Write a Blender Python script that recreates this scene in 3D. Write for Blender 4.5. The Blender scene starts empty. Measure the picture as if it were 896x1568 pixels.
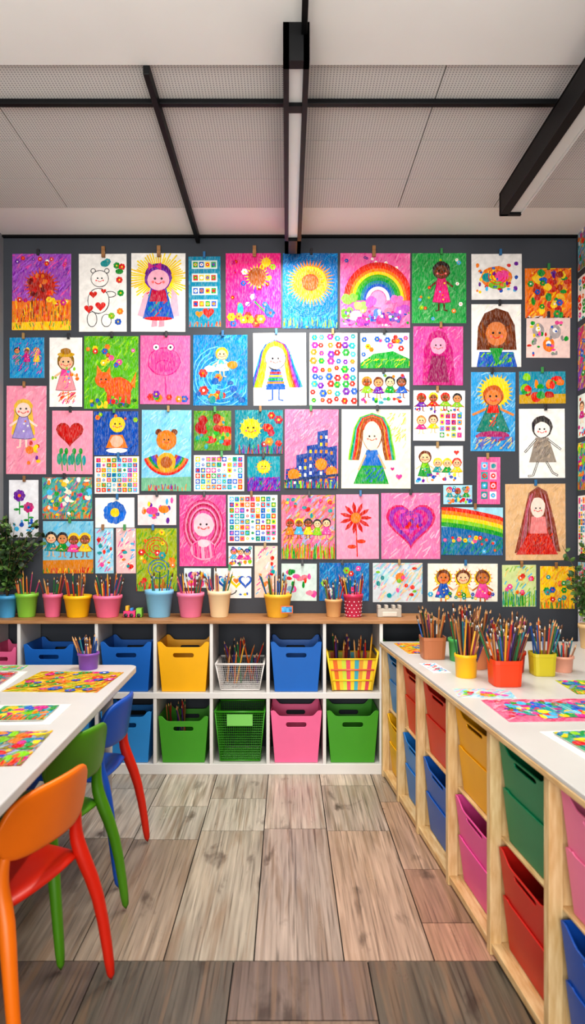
import bpy, bmesh, math, random
from mathutils import Vector, Matrix
random.seed(7)
R_=random
CZ=1.28; WY=3.75; K=WY/1000.0
XL,XR=-1.63,1.66; ZC=2.98; YN=-2.2
# ------------------------------------------------------------ colours / materials
def lin(h):
    if not isinstance(h,str): return h
    h=h.lstrip('#'); o=[]
    for i in (0,2,4):
        c=int(h[i:i+2],16)/255
        o.append(c/12.92 if c<=.04045 else ((c+.055)/1.055)**2.4)
    return tuple(o)
MATS={}
def mat(name,hexc,rough=.5,var=.10,scale=14,bump=0.0,emit=0,spec=.5,metal=0,stretch=(1,1,1)):
    if name in MATS: return MATS[name]
    m=bpy.data.materials.new(name); m.use_nodes=True; nt=m.node_tree; N=nt.nodes; L=nt.links
    b=N['Principled BSDF']; c=lin(hexc)
    tc=N.new('ShaderNodeTexCoord'); mp=N.new('ShaderNodeMapping'); mp.inputs['Scale'].default_value=stretch
    L.new(tc.outputs['Object'],mp.inputs['Vector'])
    nz=N.new('ShaderNodeTexNoise'); nz.inputs['Scale'].default_value=scale; nz.inputs['Detail'].default_value=5
    L.new(mp.outputs[0],nz.inputs['Vector'])
    rp=N.new('ShaderNodeValToRGB'); rp.color_ramp.elements[0].position=.3; rp.color_ramp.elements[1].position=.7
    rp.color_ramp.elements[0].color=(*[x*(1-var) for x in c],1); rp.color_ramp.elements[1].color=(*[min(1,x*(1+var)) for x in c],1)
    L.new(nz.outputs['Fac'],rp.inputs[0]); L.new(rp.outputs[0],b.inputs['Base Color'])
    b.inputs['Roughness'].default_value=rough; b.inputs['Specular IOR Level'].default_value=spec; b.inputs['Metallic'].default_value=metal
    if bump:
        bp=N.new('ShaderNodeBump'); bp.inputs['Strength'].default_value=bump; bp.inputs['Distance'].default_value=.003
        L.new(nz.outputs['Fac'],bp.inputs['Height']); L.new(bp.outputs[0],b.inputs['Normal'])
    if emit:
        b.inputs['Emission Color'].default_value=(*c,1); b.inputs['Emission Strength'].default_value=emit
    MATS[name]=m; return m
def wood(name,c1,c2,stretch,rough=.5):
    if name in MATS: return MATS[name]
    m=mat(name,c1,rough,scale=9,stretch=stretch,bump=.08); N=m.node_tree.nodes
    rp=[n for n in N if n.type=='VALTORGB'][0]
    rp.color_ramp.elements[0].color=(*lin(c2),1); rp.color_ramp.elements[1].color=(*lin(c1),1)
    return m
def plastic(h): return mat('plastic_'+h.lstrip('#'),h,.38,.04,6)
def pcl(h): return mat('pencil_'+h.lstrip('#'),h,.45,.08,30)
def crayon():
    if 'crayon' in MATS: return MATS['crayon']
    m=bpy.data.materials.new('crayon_on_paper'); m.use_nodes=True; nt=m.node_tree; N=nt.nodes; L=nt.links
    b=N['Principled BSDF']; b.inputs['Roughness'].default_value=.8; b.inputs['Specular IOR Level'].default_value=.2
    at=N.new('ShaderNodeAttribute'); at.attribute_name='Col'
    tc=N.new('ShaderNodeTexCoord'); mp=N.new('ShaderNodeMapping'); mp.inputs['Rotation'].default_value=(0,0,.7); mp.inputs['Scale'].default_value=(1,.2,1)
    L.new(tc.outputs['Object'],mp.inputs['Vector'])
    nz=N.new('ShaderNodeTexNoise'); nz.inputs['Scale'].default_value=230; nz.inputs['Detail'].default_value=3
    L.new(mp.outputs[0],nz.inputs['Vector'])
    mr=N.new('ShaderNodeMapRange'); mr.inputs[1].default_value=.45; mr.inputs[2].default_value=.75; mr.inputs[3].default_value=0; mr.inputs[4].default_value=.22
    L.new(nz.outputs['Fac'],mr.inputs[0])
    hs=N.new('ShaderNodeHueSaturation'); hs.inputs['Saturation'].default_value=1.12; L.new(at.outputs['Color'],hs.inputs['Color'])
    mx=N.new('ShaderNodeMixRGB'); mx.inputs[2].default_value=(.86,.84,.8,1)
    L.new(mr.outputs[0],mx.inputs[0]); L.new(hs.outputs[0],mx.inputs[1])
    nz2=N.new('ShaderNodeTexNoise'); nz2.inputs['Scale'].default_value=28; nz2.inputs['Detail'].default_value=5
    L.new(tc.outputs['Object'],nz2.inputs['Vector'])
    m2=N.new('ShaderNodeMixRGB'); m2.blend_type='MULTIPLY'; m2.inputs[0].default_value=1
    mr2=N.new('ShaderNodeMapRange'); mr2.inputs[1].default_value=.3; mr2.inputs[2].default_value=.7; mr2.inputs[3].default_value=.84; mr2.inputs[4].default_value=1.04
    L.new(nz2.outputs['Fac'],mr2.inputs[0]); L.new(mx.outputs[0],m2.inputs[1]); L.new(mr2.outputs[0],m2.inputs[2])
    L.new(m2.outputs[0],b.inputs['Base Color'])
    MATS['crayon']=m; return m
# ------------------------------------------------------------ mesh builder
def frame(d):
    d=d.normalized(); a=Vector((0,0,1)) if abs(d.z)<.9 else Vector((1,0,0))
    x=a.cross(d).normalized(); return x,d.cross(x)
class MB:
    def __init__(s,name): s.name=name; s.v=[]; s.f=[]; s.m=[]; s.c=[]; s.mats=[]; s.sm=[]
    def mi(s,m):
        if m not in s.mats: s.mats.append(m)
        return s.mats.index(m)
    def add(s,vs,fs,m,col=None,smooth=False):
        o=len(s.v); s.v+= [tuple(v) for v in vs]; k=s.mi(m)
        for f in fs: s.f.append([i+o for i in f]); s.m.append(k); s.c.append(col); s.sm.append(smooth)
    def box(s,x0,x1,y0,y1,z0,z1,m,col=None,M=None):
        vs=[Vector((x,y,z)) for z in (z0,z1) for y in (y0,y1) for x in (x0,x1)]
        if M: vs=[M@v for v in vs]
        s.add(vs,[(0,2,3,1),(4,5,7,6),(0,1,5,4),(2,6,7,3),(0,4,6,2),(1,3,7,5)],m,col)
    def tube(s,pts,rad,m,n=10,smooth=True,cap=True):
        pts=[Vector(p) for p in pts]; vs=[]; fs=[]
        for i,p in enumerate(pts):
            d=(pts[min(i+1,len(pts)-1)]-pts[max(i-1,0)]); x,y=frame(d)
            r=rad[i] if isinstance(rad,(list,tuple)) else rad
            for k in range(n):
                a=2*math.pi*k/n; vs.append(p+x*r*math.cos(a)+y*r*math.sin(a))
        for i in range(len(pts)-1):
            for k in range(n): fs.append((i*n+k,i*n+(k+1)%n,(i+1)*n+(k+1)%n,(i+1)*n+k))
        if cap: fs.append(tuple(range(n))[::-1]); fs.append(tuple(range((len(pts)-1)*n,len(pts)*n)))
        s.add(vs,fs,m,None,smooth)
    def lathe(s,cx,cy,prof,m,n=24,square=0):
        vs=[];fs=[]
        for r,z in prof:
            for k in range(n):
                a=2*math.pi*(k+.5)/n; c,q=math.cos(a),math.sin(a)
                if square:
                    t=(abs(c)**6+abs(q)**6)**(1/6.); c/=t;q/=t
                vs.append((cx+r*c,cy+r*q,z))
        for i in range(len(prof)-1):
            for k in range(n): fs.append((i*n+k,i*n+(k+1)%n,(i+1)*n+(k+1)%n,(i+1)*n+k))
        s.add(vs,fs,m,None,not square)
        s.add(vs[:n],[tuple(range(n))[::-1]],m)
        s.add(vs[-n:],[tuple(range(n))],m)
    def finish(s,bevel=0,solid=0,sub=0,M=None,parent=None,offset=0):
        me=bpy.data.meshes.new(s.name); me.from_pydata(s.v,[],s.f); me.update()
        for m in s.mats: me.materials.append(m)
        if len(me.polygons)==len(s.m):
            for p,k,sm in zip(me.polygons,s.m,s.sm): p.material_index=k; p.use_smooth=sm
        if any(c is not None for c in s.c):
            at=me.attributes.new('Col','FLOAT_COLOR','CORNER'); arr=[]
            for p,c in zip(me.polygons,s.c):
                c=c or (.5,.5,.5); arr+= [c[0],c[1],c[2],1.0]*p.loop_total
            at.data.foreach_set('color',arr)
        ob=bpy.data.objects.new(s.name,me); bpy.context.collection.objects.link(ob)
        if M: ob.matrix_world=M
        if parent: ob.parent=parent
        if solid: q=ob.modifiers.new('solid','SOLIDIFY'); q.thickness=solid; q.offset=offset
        if bevel: q=ob.modifiers.new('bevel','BEVEL'); q.width=bevel; q.segments=2; q.limit_method='ANGLE'; q.angle_limit=.6
        if sub: q=ob.modifiers.new('sub','SUBSURF'); q.levels=sub; q.render_levels=sub
        return ob
# ------------------------------------------------------------ room
slate=mat('slate_wall_paint','#3f434a',.75,.12,2.2,bump=.02)
lgray=mat('side_wall_paint','#85878a',.8,.04,2)
black=mat('black_metal','#0a0b0d',.5,.1,10,spec=.25)
def room():
    b=MB('wall_back'); b.box(XL-.1,XR+.1,WY,WY+.1,-.02,ZC+.1,slate); b.finish()
    b=MB('wall_left'); b.box(XL-.1,XL,YN,WY,-.02,ZC+.1,lgray); b.finish()
    b=MB('wall_right'); b.box(XR,XR+.1,YN,WY,-.02,ZC+.1,slate); b.finish()
    cp=mat('ceiling_plaster','#e4e3df',.85,.02,3)
    b=MB('ceiling'); b.box(XL,XR,YN,2.36,ZC-.012,ZC+.05,cp)
    b.box(XL,XR,3.42,WY,ZC,ZC+.05,cp)
    b.box(XL,XR,2.36,3.42,ZC+.02,ZC+.05,mat('ceiling_gap','#4f4f4e',.9))
    # perforated tiles
    m=bpy.data.materials.new('perforated_acoustic_tile'); m.use_nodes=True; N=m.node_tree.nodes; L=m.node_tree.links
    bs=N['Principled BSDF']; bs.inputs['Roughness'].default_value=.8
    tc=N.new('ShaderNodeTexCoord'); vm=N.new('ShaderNodeVectorMath'); vm.operation='SCALE'; vm.inputs['Scale'].default_value=84
    L.new(tc.outputs['Object'],vm.inputs[0]); fr=N.new('ShaderNodeVectorMath'); fr.operation='FRACTION'; L.new(vm.outputs[0],fr.inputs[0])
    sb=N.new('ShaderNodeVectorMath'); sb.operation='SUBTRACT'; sb.inputs[1].default_value=(.5,.5,0); L.new(fr.outputs[0],sb.inputs[0])
    ml=N.new('ShaderNodeVectorMath'); ml.operation='MULTIPLY'; ml.inputs[1].default_value=(1,1,0); L.new(sb.outputs[0],ml.inputs[0])
    ln=N.new('ShaderNodeVectorMath'); ln.operation='LENGTH'; L.new(ml.outputs[0],ln.inputs[0])
    mr=N.new('ShaderNodeMapRange'); mr.inputs[1].default_value=.2; mr.inputs[2].default_value=.3; L.new(ln.outputs['Value'],mr.inputs[0])
    mx=N.new('ShaderNodeMixRGB'); mx.inputs[1].default_value=(*lin('#8e8e90'),1); mx.inputs[2].default_value=(*lin('#d0cfcb'),1)
    L.new(mr.outputs[0],mx.inputs[0]); L.new(mx.outputs[0],bs.inputs['Base Color'])
    xs=[XL,-1.15,-.51,.03,.58,1.08,XR]; ys=[2.36,2.57,2.83,3.14,3.42]
    for i in range(len(xs)-1):
        for j in range(len(ys)-1):
            b.box(xs[i]+.002,xs[i+1]-.002,ys[j]+.002,ys[j+1]-.002,ZC-.002,ZC+.02,m)
    b.finish()
    # floor planks
    m=bpy.data.materials.new('weathered_planks'); m.use_nodes=True; N=m.node_tree.nodes; L=m.node_tree.links
    bs=N['Principled BSDF']
    at=N.new('ShaderNodeAttribute'); at.attribute_name='Col'; tc=N.new('ShaderNodeTexCoord')
    of=N.new('ShaderNodeVectorMath'); of.operation='MULTIPLY_ADD'; of.inputs[1].default_value=(37,41,13)
    L.new(at.outputs['Color'],of.inputs[0]); L.new(tc.outputs['Object'],of.inputs[2])
    def noise(st,sc,det,dist=0):
        mp=N.new('ShaderNodeMapping'); mp.inputs['Scale'].default_value=st; L.new(of.outputs[0],mp.inputs[0])
        n=N.new('ShaderNodeTexNoise'); n.inputs['Scale'].default_value=sc; n.inputs['Detail'].default_value=det; n.inputs['Distortion'].default_value=dist
        L.new(mp.outputs[0],n.inputs['Vector']); return n
    def mrange(src,a,b_,c,d):
        q=N.new('ShaderNodeMapRange'); q.inputs[1].default_value=a;q.inputs[2].default_value=b_;q.inputs[3].default_value=c;q.inputs[4].default_value=d
        L.new(src,q.inputs[0]); return q.outputs[0]
    def mul(a,bv):
        q=N.new('ShaderNodeMixRGB'); q.blend_type='MULTIPLY'; q.inputs[0].default_value=1; L.new(a,q.inputs[1]); L.new(bv,q.inputs[2]); return q.outputs[0]
    g1=noise((16,.6,1),5,10,.3); g2=noise((6,2.2,1),1.7,10,.4); g3=noise((42,.8,1),3,7); g4=noise((1.6,.7,1),2.0,3); g5=noise((9,.5,1),2.4,5,1.5)
    c=mul(at.outputs['Color'],mrange(g1.outputs['Fac'],.3,.7,.66,1.20))
    dk=N.new('ShaderNodeMixRGB'); L.new(mrange(g2.outputs['Fac'],.61,.72,0,.8),dk.inputs[0]); L.new(c,dk.inputs[1]); dk.inputs[2].default_value=(*lin('#3c2e26'),1)
    wn=N.new('ShaderNodeMixRGB'); L.new(mrange(g5.outputs['Fac'],.5,.66,0,.55),wn.inputs[0]); L.new(dk.outputs[0],wn.inputs[1]); wn.inputs[2].default_value=(*lin('#8a7058'),1)
    c=mul(wn.outputs[0],mrange(g3.outputs['Fac'],.57,.66,1.0,.55))
    c=mul(c,mrange(g4.outputs['Fac'],.3,.7,.80,1.12))
    L.new(c,bs.inputs['Base Color'])
    L.new(mrange(g2.outputs['Fac'],.3,.7,.26,.5),bs.inputs['Roughness'])
    bp=N.new('ShaderNodeBump'); bp.inputs['Strength'].default_value=.25; bp.inputs['Distance'].default_value=.002; L.new(g1.outputs['Fac'],bp.inputs['Height']); L.new(bp.outputs[0],bs.inputs['Normal'])
    b=MB('floor')
    b.box(XL,XR,YN,WY,-.05,-.006,mat('floor_gap','#15110f',.9),(.02,.02,.02))
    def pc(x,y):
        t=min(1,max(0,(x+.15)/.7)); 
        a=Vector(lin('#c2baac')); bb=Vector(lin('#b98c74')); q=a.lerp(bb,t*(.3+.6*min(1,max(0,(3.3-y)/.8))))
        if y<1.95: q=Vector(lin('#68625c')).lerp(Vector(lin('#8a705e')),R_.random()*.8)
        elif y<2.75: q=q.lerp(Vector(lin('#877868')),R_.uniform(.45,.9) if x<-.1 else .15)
        k=R_.uniform(.84,1.10); return tuple(q*k+Vector((R_.uniform(-.01,.015),0,R_.uniform(-.01,.01))))
    def cols(xs,y0,y1,joints):
        for i in range(len(xs)-1):
            js=joints.get(i,None)
            if js is None:
                js=[];y=y1-R_.uniform(.15,.6)
                while y>y0+.1: js.append(y); y-=R_.uniform(.45,.95)
            ys=[y1]+[j for j in js if y0<j<y1]+[y0]
            for j in range(len(ys)-1):
                x0=max(xs[i],XL);x1=min(xs[i+1],XR)
                if x1-x0<.01: continue
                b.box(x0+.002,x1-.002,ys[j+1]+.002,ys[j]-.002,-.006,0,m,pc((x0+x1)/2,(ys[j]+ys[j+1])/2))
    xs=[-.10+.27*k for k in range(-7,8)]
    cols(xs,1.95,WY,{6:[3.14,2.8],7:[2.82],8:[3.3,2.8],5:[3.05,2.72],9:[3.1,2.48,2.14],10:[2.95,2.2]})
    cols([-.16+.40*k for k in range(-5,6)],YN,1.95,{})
    b.finish()
    b=MB('baseboard_back'); b.box(.83,XR,WY-.012,WY,0,.07,black); b.finish(bevel=.002)
room()
# ------------------------------------------------------------ ceiling fittings
def fittings():
    lampw=mat('lamp_diffuser','#c9c7c2',.5,.01,2,emit=.05)
    lampo=mat('lamp_diffuser_dim','#c4c4c1',.4,.01,2,emit=.2)
    b=MB('linear_ceiling_lamp')
    x0,x1=-.014,.074
    b.box(x0,x0+.02,2.16,3.66,2.84,ZC,black); b.box(x1-.02,x1,2.16,3.66,2.84,ZC,black)
    b.box(x0,x1,2.16,2.20,2.84,ZC,black); b.box(x0,x1,3.50,3.66,2.84,ZC,black)
    b.box(x0+.02,x1-.02,2.40,2.44,2.845,ZC,black)
    b.box(x0+.02,x1-.02,2.44,3.50,2.86,2.90,lampo); b.box(x0+.02,x1-.02,2.20,2.40,2.86,2.90,lampo)
    b.finish()
    b=MB('pendant_linear_lamp')
    b.box(.99,1.03,.6,3.05,2.755,2.86,black); b.box(1.085,1.09,.6,3.05,2.755,2.86,lampw); b.box(.99,1.09,3.03,3.05,2.755,2.86,black); b.box(.99,1.09,.6,.62,2.755,2.86,black)
    b.box(.99,1.09,.6,3.05,2.85,2.862,black); b.box(1.03,1.085,.62,3.03,2.765,2.80,lampw)
    for y in (1.0,1.9): b.box(1.03,1.05,y,y+.02,2.86,ZC,black)
    b.finish(bevel=.002)
    b=MB('ceiling_track'); b.box(-.522,-.500,2.36,3.74,ZC-.045,ZC-.002,black); b.finish(bevel=.002)
    b=MB('ceiling_track'); b.box(.046,.066,-1.5,2.16,ZC-.055,ZC-.03,black); b.finish(bevel=.002)
    b=MB('ceiling_track'); b.box(XL+.01,1.36,2.556,2.580,ZC-.022,ZC-.002,black); b.finish(bevel=.002)
    b=MB('trim_1'); b.box(XL,XR,WY-.02,WY,ZC-.012,ZC,black); b.finish()
fittings()
# ------------------------------------------------------------ drawings
R='#d8281f';O='#ef7d18';Y='#f9cc1c';G='#2f9440';LG='#84c22e';B='#1a58b8';LB='#62b8e2';P='#702f9a';PK='#f26aa6';MG='#c81f86';BR='#6c3418';BK='#1e1c22';W='#f4f1ec';T='#1a9498';SK='#f3c6a0';CR='#f2ead2'
BRT=[R,O,Y,G,LG,B,LB,P,PK,MG,T]
class D:
    def __init__(s,w,h,bg,hat=.10,margin=0,seed=0):
        s.w=w;s.h=h;s.r=random.Random(seed*31+int(w*7+h));s.L=0;s.P=[];s.bg=lin(bg)
        s.poly([(0,0),(w,0),(w,h),(0,h)],bg)
        if hat: s.hatch(margin,margin,w-margin,h-margin,bg,int(w*h/70),1.4,hat)
    def jc(s,c,j):
        c=lin(c); k=1+s.r.uniform(-j,j)*2.2; return tuple(min(1,max(0,x*k+ s.r.uniform(-j,j)*.12)) for x in c)
    def poly(s,pts,c,j=0,lay=True):
        s.L+=1
        s.P.append(([(min(s.w,max(0,x)),min(s.h,max(0,y))) for x,y in pts],s.jc(c,j),s.L))
    def ell(s,cx,cy,rx,ry=None,c=R,n=18,wob=.05,j=.03,lay=True):
        ry=ry or rx
        s.poly([(cx+rx*math.cos(a)*(1+s.r.uniform(-wob,wob)),cy+ry*math.sin(a)*(1+s.r.uniform(-wob,wob))) for a in [2*math.pi*k/n for k in range(n)]],c,j)
    def line(s,pts,wd,c,lay=True,j=.03):
        s.L+=1; cc=s.jc(c,j); n=len(pts); A=[];Bb=[]
        for i in range(n):
            x0,y0=pts[max(0,i-1)];x1,y1=pts[min(n-1,i+1)]; l=math.hypot(x1-x0,y1-y0) or 1
            nx,ny=-(y1-y0)/l*wd/2,(x1-x0)/l*wd/2
            if 0<i<n-1: e=0
            else: e=wd*.3*(-1 if i==0 else 1)
            ex,ey=(x1-x0)/l*e,(y1-y0)/l*e; x,y=pts[i]
            A.append((x+nx+ex,y+ny+ey));Bb.append((x-nx+ex,y-ny+ey))
        cl=lambda p:(min(s.w,max(0,p[0])),min(s.h,max(0,p[1])))
        for i in range(n-1): s.P.append(([cl(A[i]),cl(A[i+1]),cl(Bb[i+1]),cl(Bb[i])],cc,s.L))
    def arc(s,cx,cy,rx,ry,a0,a1,wd,c,n=14,j=.02):
        s.line([(cx+rx*math.cos(a0+(a1-a0)*k/n),cy+ry*math.sin(a0+(a1-a0)*k/n)) for k in range(n+1)],wd,c,j=j)
    def hatch(s,x0,y0,x1,y1,c,n,wd,j=.1,ln=10,ang=-.9):
        full=(x1-x0)>s.w*.85 and n>60
        if full: wd*=1.25; ln*=1.35
        for i in range(n):
            a=ang+s.r.uniform(-.3,.3); l=s.r.uniform(.4,1)*ln; x=s.r.uniform(x0,x1);y=s.r.uniform(y0,y1)
            ex=min(x1,max(x0,x+l*math.cos(a)));ey=min(y1,max(y0,y+l*math.sin(a)))
            cc=lin(c if isinstance(c,str) else s.r.choice(c))
            if full and not isinstance(c,str): cc=tuple(p*.35+q*.65 for p,q in zip(s.bg,cc))
            m=((x+ex)/2,(y+ey)/2)
            s.line([(x,y),m,(ex,ey)],wd,cc,False,j*.6)
    def hell(s,cx,cy,rx,ry,c,n=16,wd=1,j=.1):
        for i in range(n):
            t=s.r.uniform(-.95,.95); q=math.sqrt(1-t*t); u=s.r.uniform(-.2,.2)
            s.line([(cx+rx*(t-.05),cy-ry*q*.8),(cx+rx*(t+.05+u*.2),cy+ry*q*.8)],wd,c,False,j*.7)
    def face(s,cx,cy,r,lc=BK):
        for q in (-1,1): s.ell(cx+q*r*.36,cy-r*.08,r*.11+.35,None,lc,8,0)
        s.arc(cx,cy+r*.2,r*.35,r*.3,.4,2.7,max(.7,r*.1),R)
        for q in (-1,1): s.ell(cx+q*r*.58,cy+r*.3,r*.16,None,'#f08888',8,0)
    def flower(s,cx,cy,r,c,cc=Y,n=7,stem=0,sc=G):
        if stem:
            s.line([(cx,cy),(cx+s.r.uniform(-1,1),cy+stem)],max(.8,r*.2),sc)
            s.ell(cx+r*.5,cy+stem*.6,r*.5,r*.22,sc,8); s.ell(cx-r*.5,cy+stem*.75,r*.5,r*.22,sc,8)
        for k in range(n):
            a=2*math.pi*k/n; s.ell(cx+r*.6*math.cos(a),cy+r*.6*math.sin(a),r*.45,None,c,8,.08,.08,False)
        s.ell(cx,cy,r*.3,None,cc,9)
    def heart(s,cx,cy,q,c):
        p=[]
        for k in range(24):
            t=2*math.pi*k/24; p.append((cx+q*(16*math.sin(t)**3)/16,cy-q*(13*math.cos(t)-5*math.cos(2*t)-2*math.cos(3*t)-math.cos(4*t))/16))
        s.poly(p,c,.03)
    def sun(s,cx,cy,r,c,rc,n=24,ln=1.0,wd=1.4):
        for k in range(n):
            a=2*math.pi*k/n; l=r*(1+ln*s.r.uniform(.6,1.0))
            s.poly([(cx+r*.9*math.cos(a-.1),cy+r*.9*math.sin(a-.1)),(cx+l*math.cos(a),cy+l*math.sin(a)),(cx+r*.9*math.cos(a+.1),cy+r*.9*math.sin(a+.1))],rc,.05)
        s.ell(cx,cy,r,None,c); s.hell(cx,cy,r,r,c,14,r*.08,.08)
    def person(s,cx,cy,r,skin=SK,hair=BR,dress=R,d2=None,long=0,bl=3.2,legc=None,bw=1.35,face=True):
        hr=r*1.22
        if long: # long hair
            s.poly([(cx-hr*.9,cy),(cx-hr*1.0,cy-r*.5),(cx-hr*.6,cy-hr*.95),(cx,cy-hr*1.1),(cx+hr*.6,cy-hr*.95),(cx+hr*1.0,cy-r*.5),(cx+hr*.9,cy),(cx+hr*1.25,cy+r*long),(cx+hr*.6,cy+r*long*1.05),(cx,cy+r*.9),(cx-hr*.6,cy+r*long*1.05),(cx-hr*1.25,cy+r*long)],hair)
            s.hatch(cx-hr,cy-r*.6,cx-r*.7,cy+r*long,hair,12,r*.12,.15,r*1.5,1.5); s.hatch(cx+r*.7,cy-r*.6,cx+hr,cy+r*long,hair,12,r*.12,.15,r*1.5,1.5)
        else: s.ell(cx,cy-r*.15,hr,hr*1.02,hair); s.hell(cx,cy-r*.15,hr,hr,hair,10,r*.1,.2)
        y1=cy+r*.8; y2=cy+r*bl
        for q in (-1,1):
            s.line([(cx+q*r*.35,y2-2),(cx+q*r*.4,y2+r*1.2),(cx+q*r*.75,y2+r*1.25)],r*.26,legc or skin)
            s.line([(cx+q*r*.4,y1+r*.4),(cx+q*r*bw*1.25,y1+r*1.3)],r*.28,skin)
        e=r*.09
        s.poly([(cx-r*.45-e,y1),(cx+r*.45+e,y1),(cx+r*bw+e,y2+e),(cx+r*.3,y2+r*.15+e),(cx-r*.4,y2+r*.1+e),(cx-r*bw-e,y2+e)],tuple(x*.45 for x in lin(dress)))
        s.poly([(cx-r*.45,y1),(cx+r*.45,y1),(cx+r*bw,y2),(cx+r*.3,y2+r*.15),(cx-r*.4,y2+r*.1),(cx-r*bw,y2)],dress)
        if d2: s.poly([(cx-r*.45,y1),(cx+r*.45,y1),(cx+r*.75,y1+r*1.1),(cx-r*.75,y1+r*1.1)],d2)
        s.hatch(cx-r*.5,y1+r*.3,cx+r*.5,y2,dress if not d2 else [dress,d2],10,r*.12,.15,r)
        for k in range(4): s.ell(cx+s.r.uniform(-.6,.6)*r,s.r.uniform(y1+r*.6,y2-r*.2),r*.13,None,s.r.choice([Y,W,O,LB]),7)
        s.ell(cx,cy,r*1.05,r*1.05,'#5a3020',18,.02); s.ell(cx,cy,r*.98,r*.98,skin,18,.02)
        if face: s.face(cx,cy,r)
        s.arc(cx,cy-r*.15,r*.98,r*.85,math.pi*1.05,math.pi*1.95,r*.3,hair)
    def grid(s,x0,y0,x1,y1,nx,ny,pal,pad=.12,motif=True):
        dx=(x1-x0)/nx;dy=(y1-y0)/ny
        for i in range(nx):
            for j in range(ny):
                X=x0+i*dx;Yy=y0+j*dy;c=s.r.choice(pal)
                s.poly([(X+dx*pad,Yy+dy*pad),(X+dx*(1-pad),Yy+dy*pad),(X+dx*(1-pad),Yy+dy*(1-pad)),(X+dx*pad,Yy+dy*(1-pad))],c,.08)
                if motif: 
                    s.ell(X+dx*.5,Yy+dy*.5,min(dx,dy)*.28,None,s.r.choice([k for k in pal if k!=c]),8,.1)
                    s.ell(X+dx*.5,Yy+dy*.5,min(dx,dy)*.11,None,s.r.choice(pal+[W]),6,.1)
    def blobs(s,x0,y0,x1,y1,n,pal,a=2,b=5):
        for i in range(n): s.ell(s.r.uniform(x0,x1),s.r.uniform(y0,y1),s.r.uniform(a,b),s.r.uniform(a,b),s.r.choice(pal),9,.15,.08)
    def flowers(s,x0,y0,x1,y1,n,pal,a=3,b=5,stem=0):
        for i in range(n): s.flower(s.r.uniform(x0,x1),s.r.uniform(y0,y1),s.r.uniform(a,b),s.r.choice(pal),s.r.choice([Y,W,O,R]),6,stem)
    def crowd(s,x0,x1,y,n,r,bl=2.4):
        for i in range(n): s.person(x0+(x1-x0)*(i+.5)/n,y+s.r.uniform(-1,1),r,s.r.choice([SK,'#d99a6c','#8a5230',SK]),s.r.choice([BR,BK,O,Y,R]),s.r.choice(BRT),bl=bl,face=r>3)
    def grass(s,y0,pal,n,ln=10):
        for i in range(n):
            x=s.r.uniform(0,s.w);y=s.r.uniform(min(y0,s.h-1),s.h); s.line([(x,y),(x+s.r.uniform(-2,2),y-s.r.uniform(.4,1)*ln)],1.2,s.r.choice(pal),True,.1)
    def swirl(s,cx,cy,r,c,n=3):
        for k in range(n): s.arc(cx,cy,r*(k+1)/n,r*(k+1)/n*.9,s.r.uniform(0,3),s.r.uniform(4,7),1.2,c,j=.1)
    def build(s,name,scale,M):
        b=MB(name); cm=crayon(); w,h=s.w*scale,s.h*scale
        b.box(-w/2,w/2,-h/2,h/2,0,.0012,mat('paper_back','#efece6',.8,.02,20),(.8,.8,.78))
        for pts,c,l in s.P:
            z=.0014+l*.000006
            q=[(x*scale-w/2,h/2-y*scale) for x,y in pts]
            ar=sum(q[i][0]*q[(i+1)%len(q)][1]-q[(i+1)%len(q)][0]*q[i][1] for i in range(len(q)))
            if abs(ar)<1e-9: continue
            if ar<0: q=q[::-1]
            b.add([(x,y,z) for x,y in q],[tuple(range(len(q)))],cm,c)
        return b.finish(M=M)
def f_field(d):
    w,h=d.w,d.h; d.hatch(0,0,w,h*.55,[P,PK,'#b070d8','#8a50b0'],220,1.6,.1); d.flowers(5,5,w-5,25,9,[MG,W,P,R],2,4)
    d.poly([(0,h*.62),(w,h*.6),(w,h),(0,h)],O); d.grass(h*.7,[O,Y,BR,'#d8a030',R],150,16)
    d.sun(w*.5,h*.42,20,'#b01c12','#d84018',26,.5); d.blobs(w*.28,h*.28,w*.72,h*.54,26,[R,'#d84018','#7a120a',O],2,5); d.flowers(6,h*.6,w-6,h*.66,8,[MG,Y,R],3,5)
    d.poly([(0,h*.9),(w,h*.88),(w,h),(0,h)],Y); d.grass(h*.92,[Y,O,G],50,8)
def f_bear(d):
    w,h=d.w,d.h
    for (x,y,rx,ry) in [(20,100,8,12),(42,102,8,10),(48,62,9,5),(22,26,4,4),(43,26,4,4),(30,72,17,20),(32,38,14,13)]:
        d.ell(x,y,rx,ry,BK,20,.02); d.ell(x,y,rx-1.1,ry-1.1,W,20,.02)
    d.face(32,38,9); d.heart(22,62,6,R); d.heart(15,84,7,R); d.heart(33,80,8,R); d.heart(38,57,4,R)
    for x,y,c in [(62,40,R),(64,60,G),(58,18,G),(44,12,T),(66,20,R),(63,88,O),(60,104,B),(50,95,LG)]: d.flower(x,y,5,c)
    d.ell(62,27,6,4,G); d.ell(40,15,7,5,T)
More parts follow.
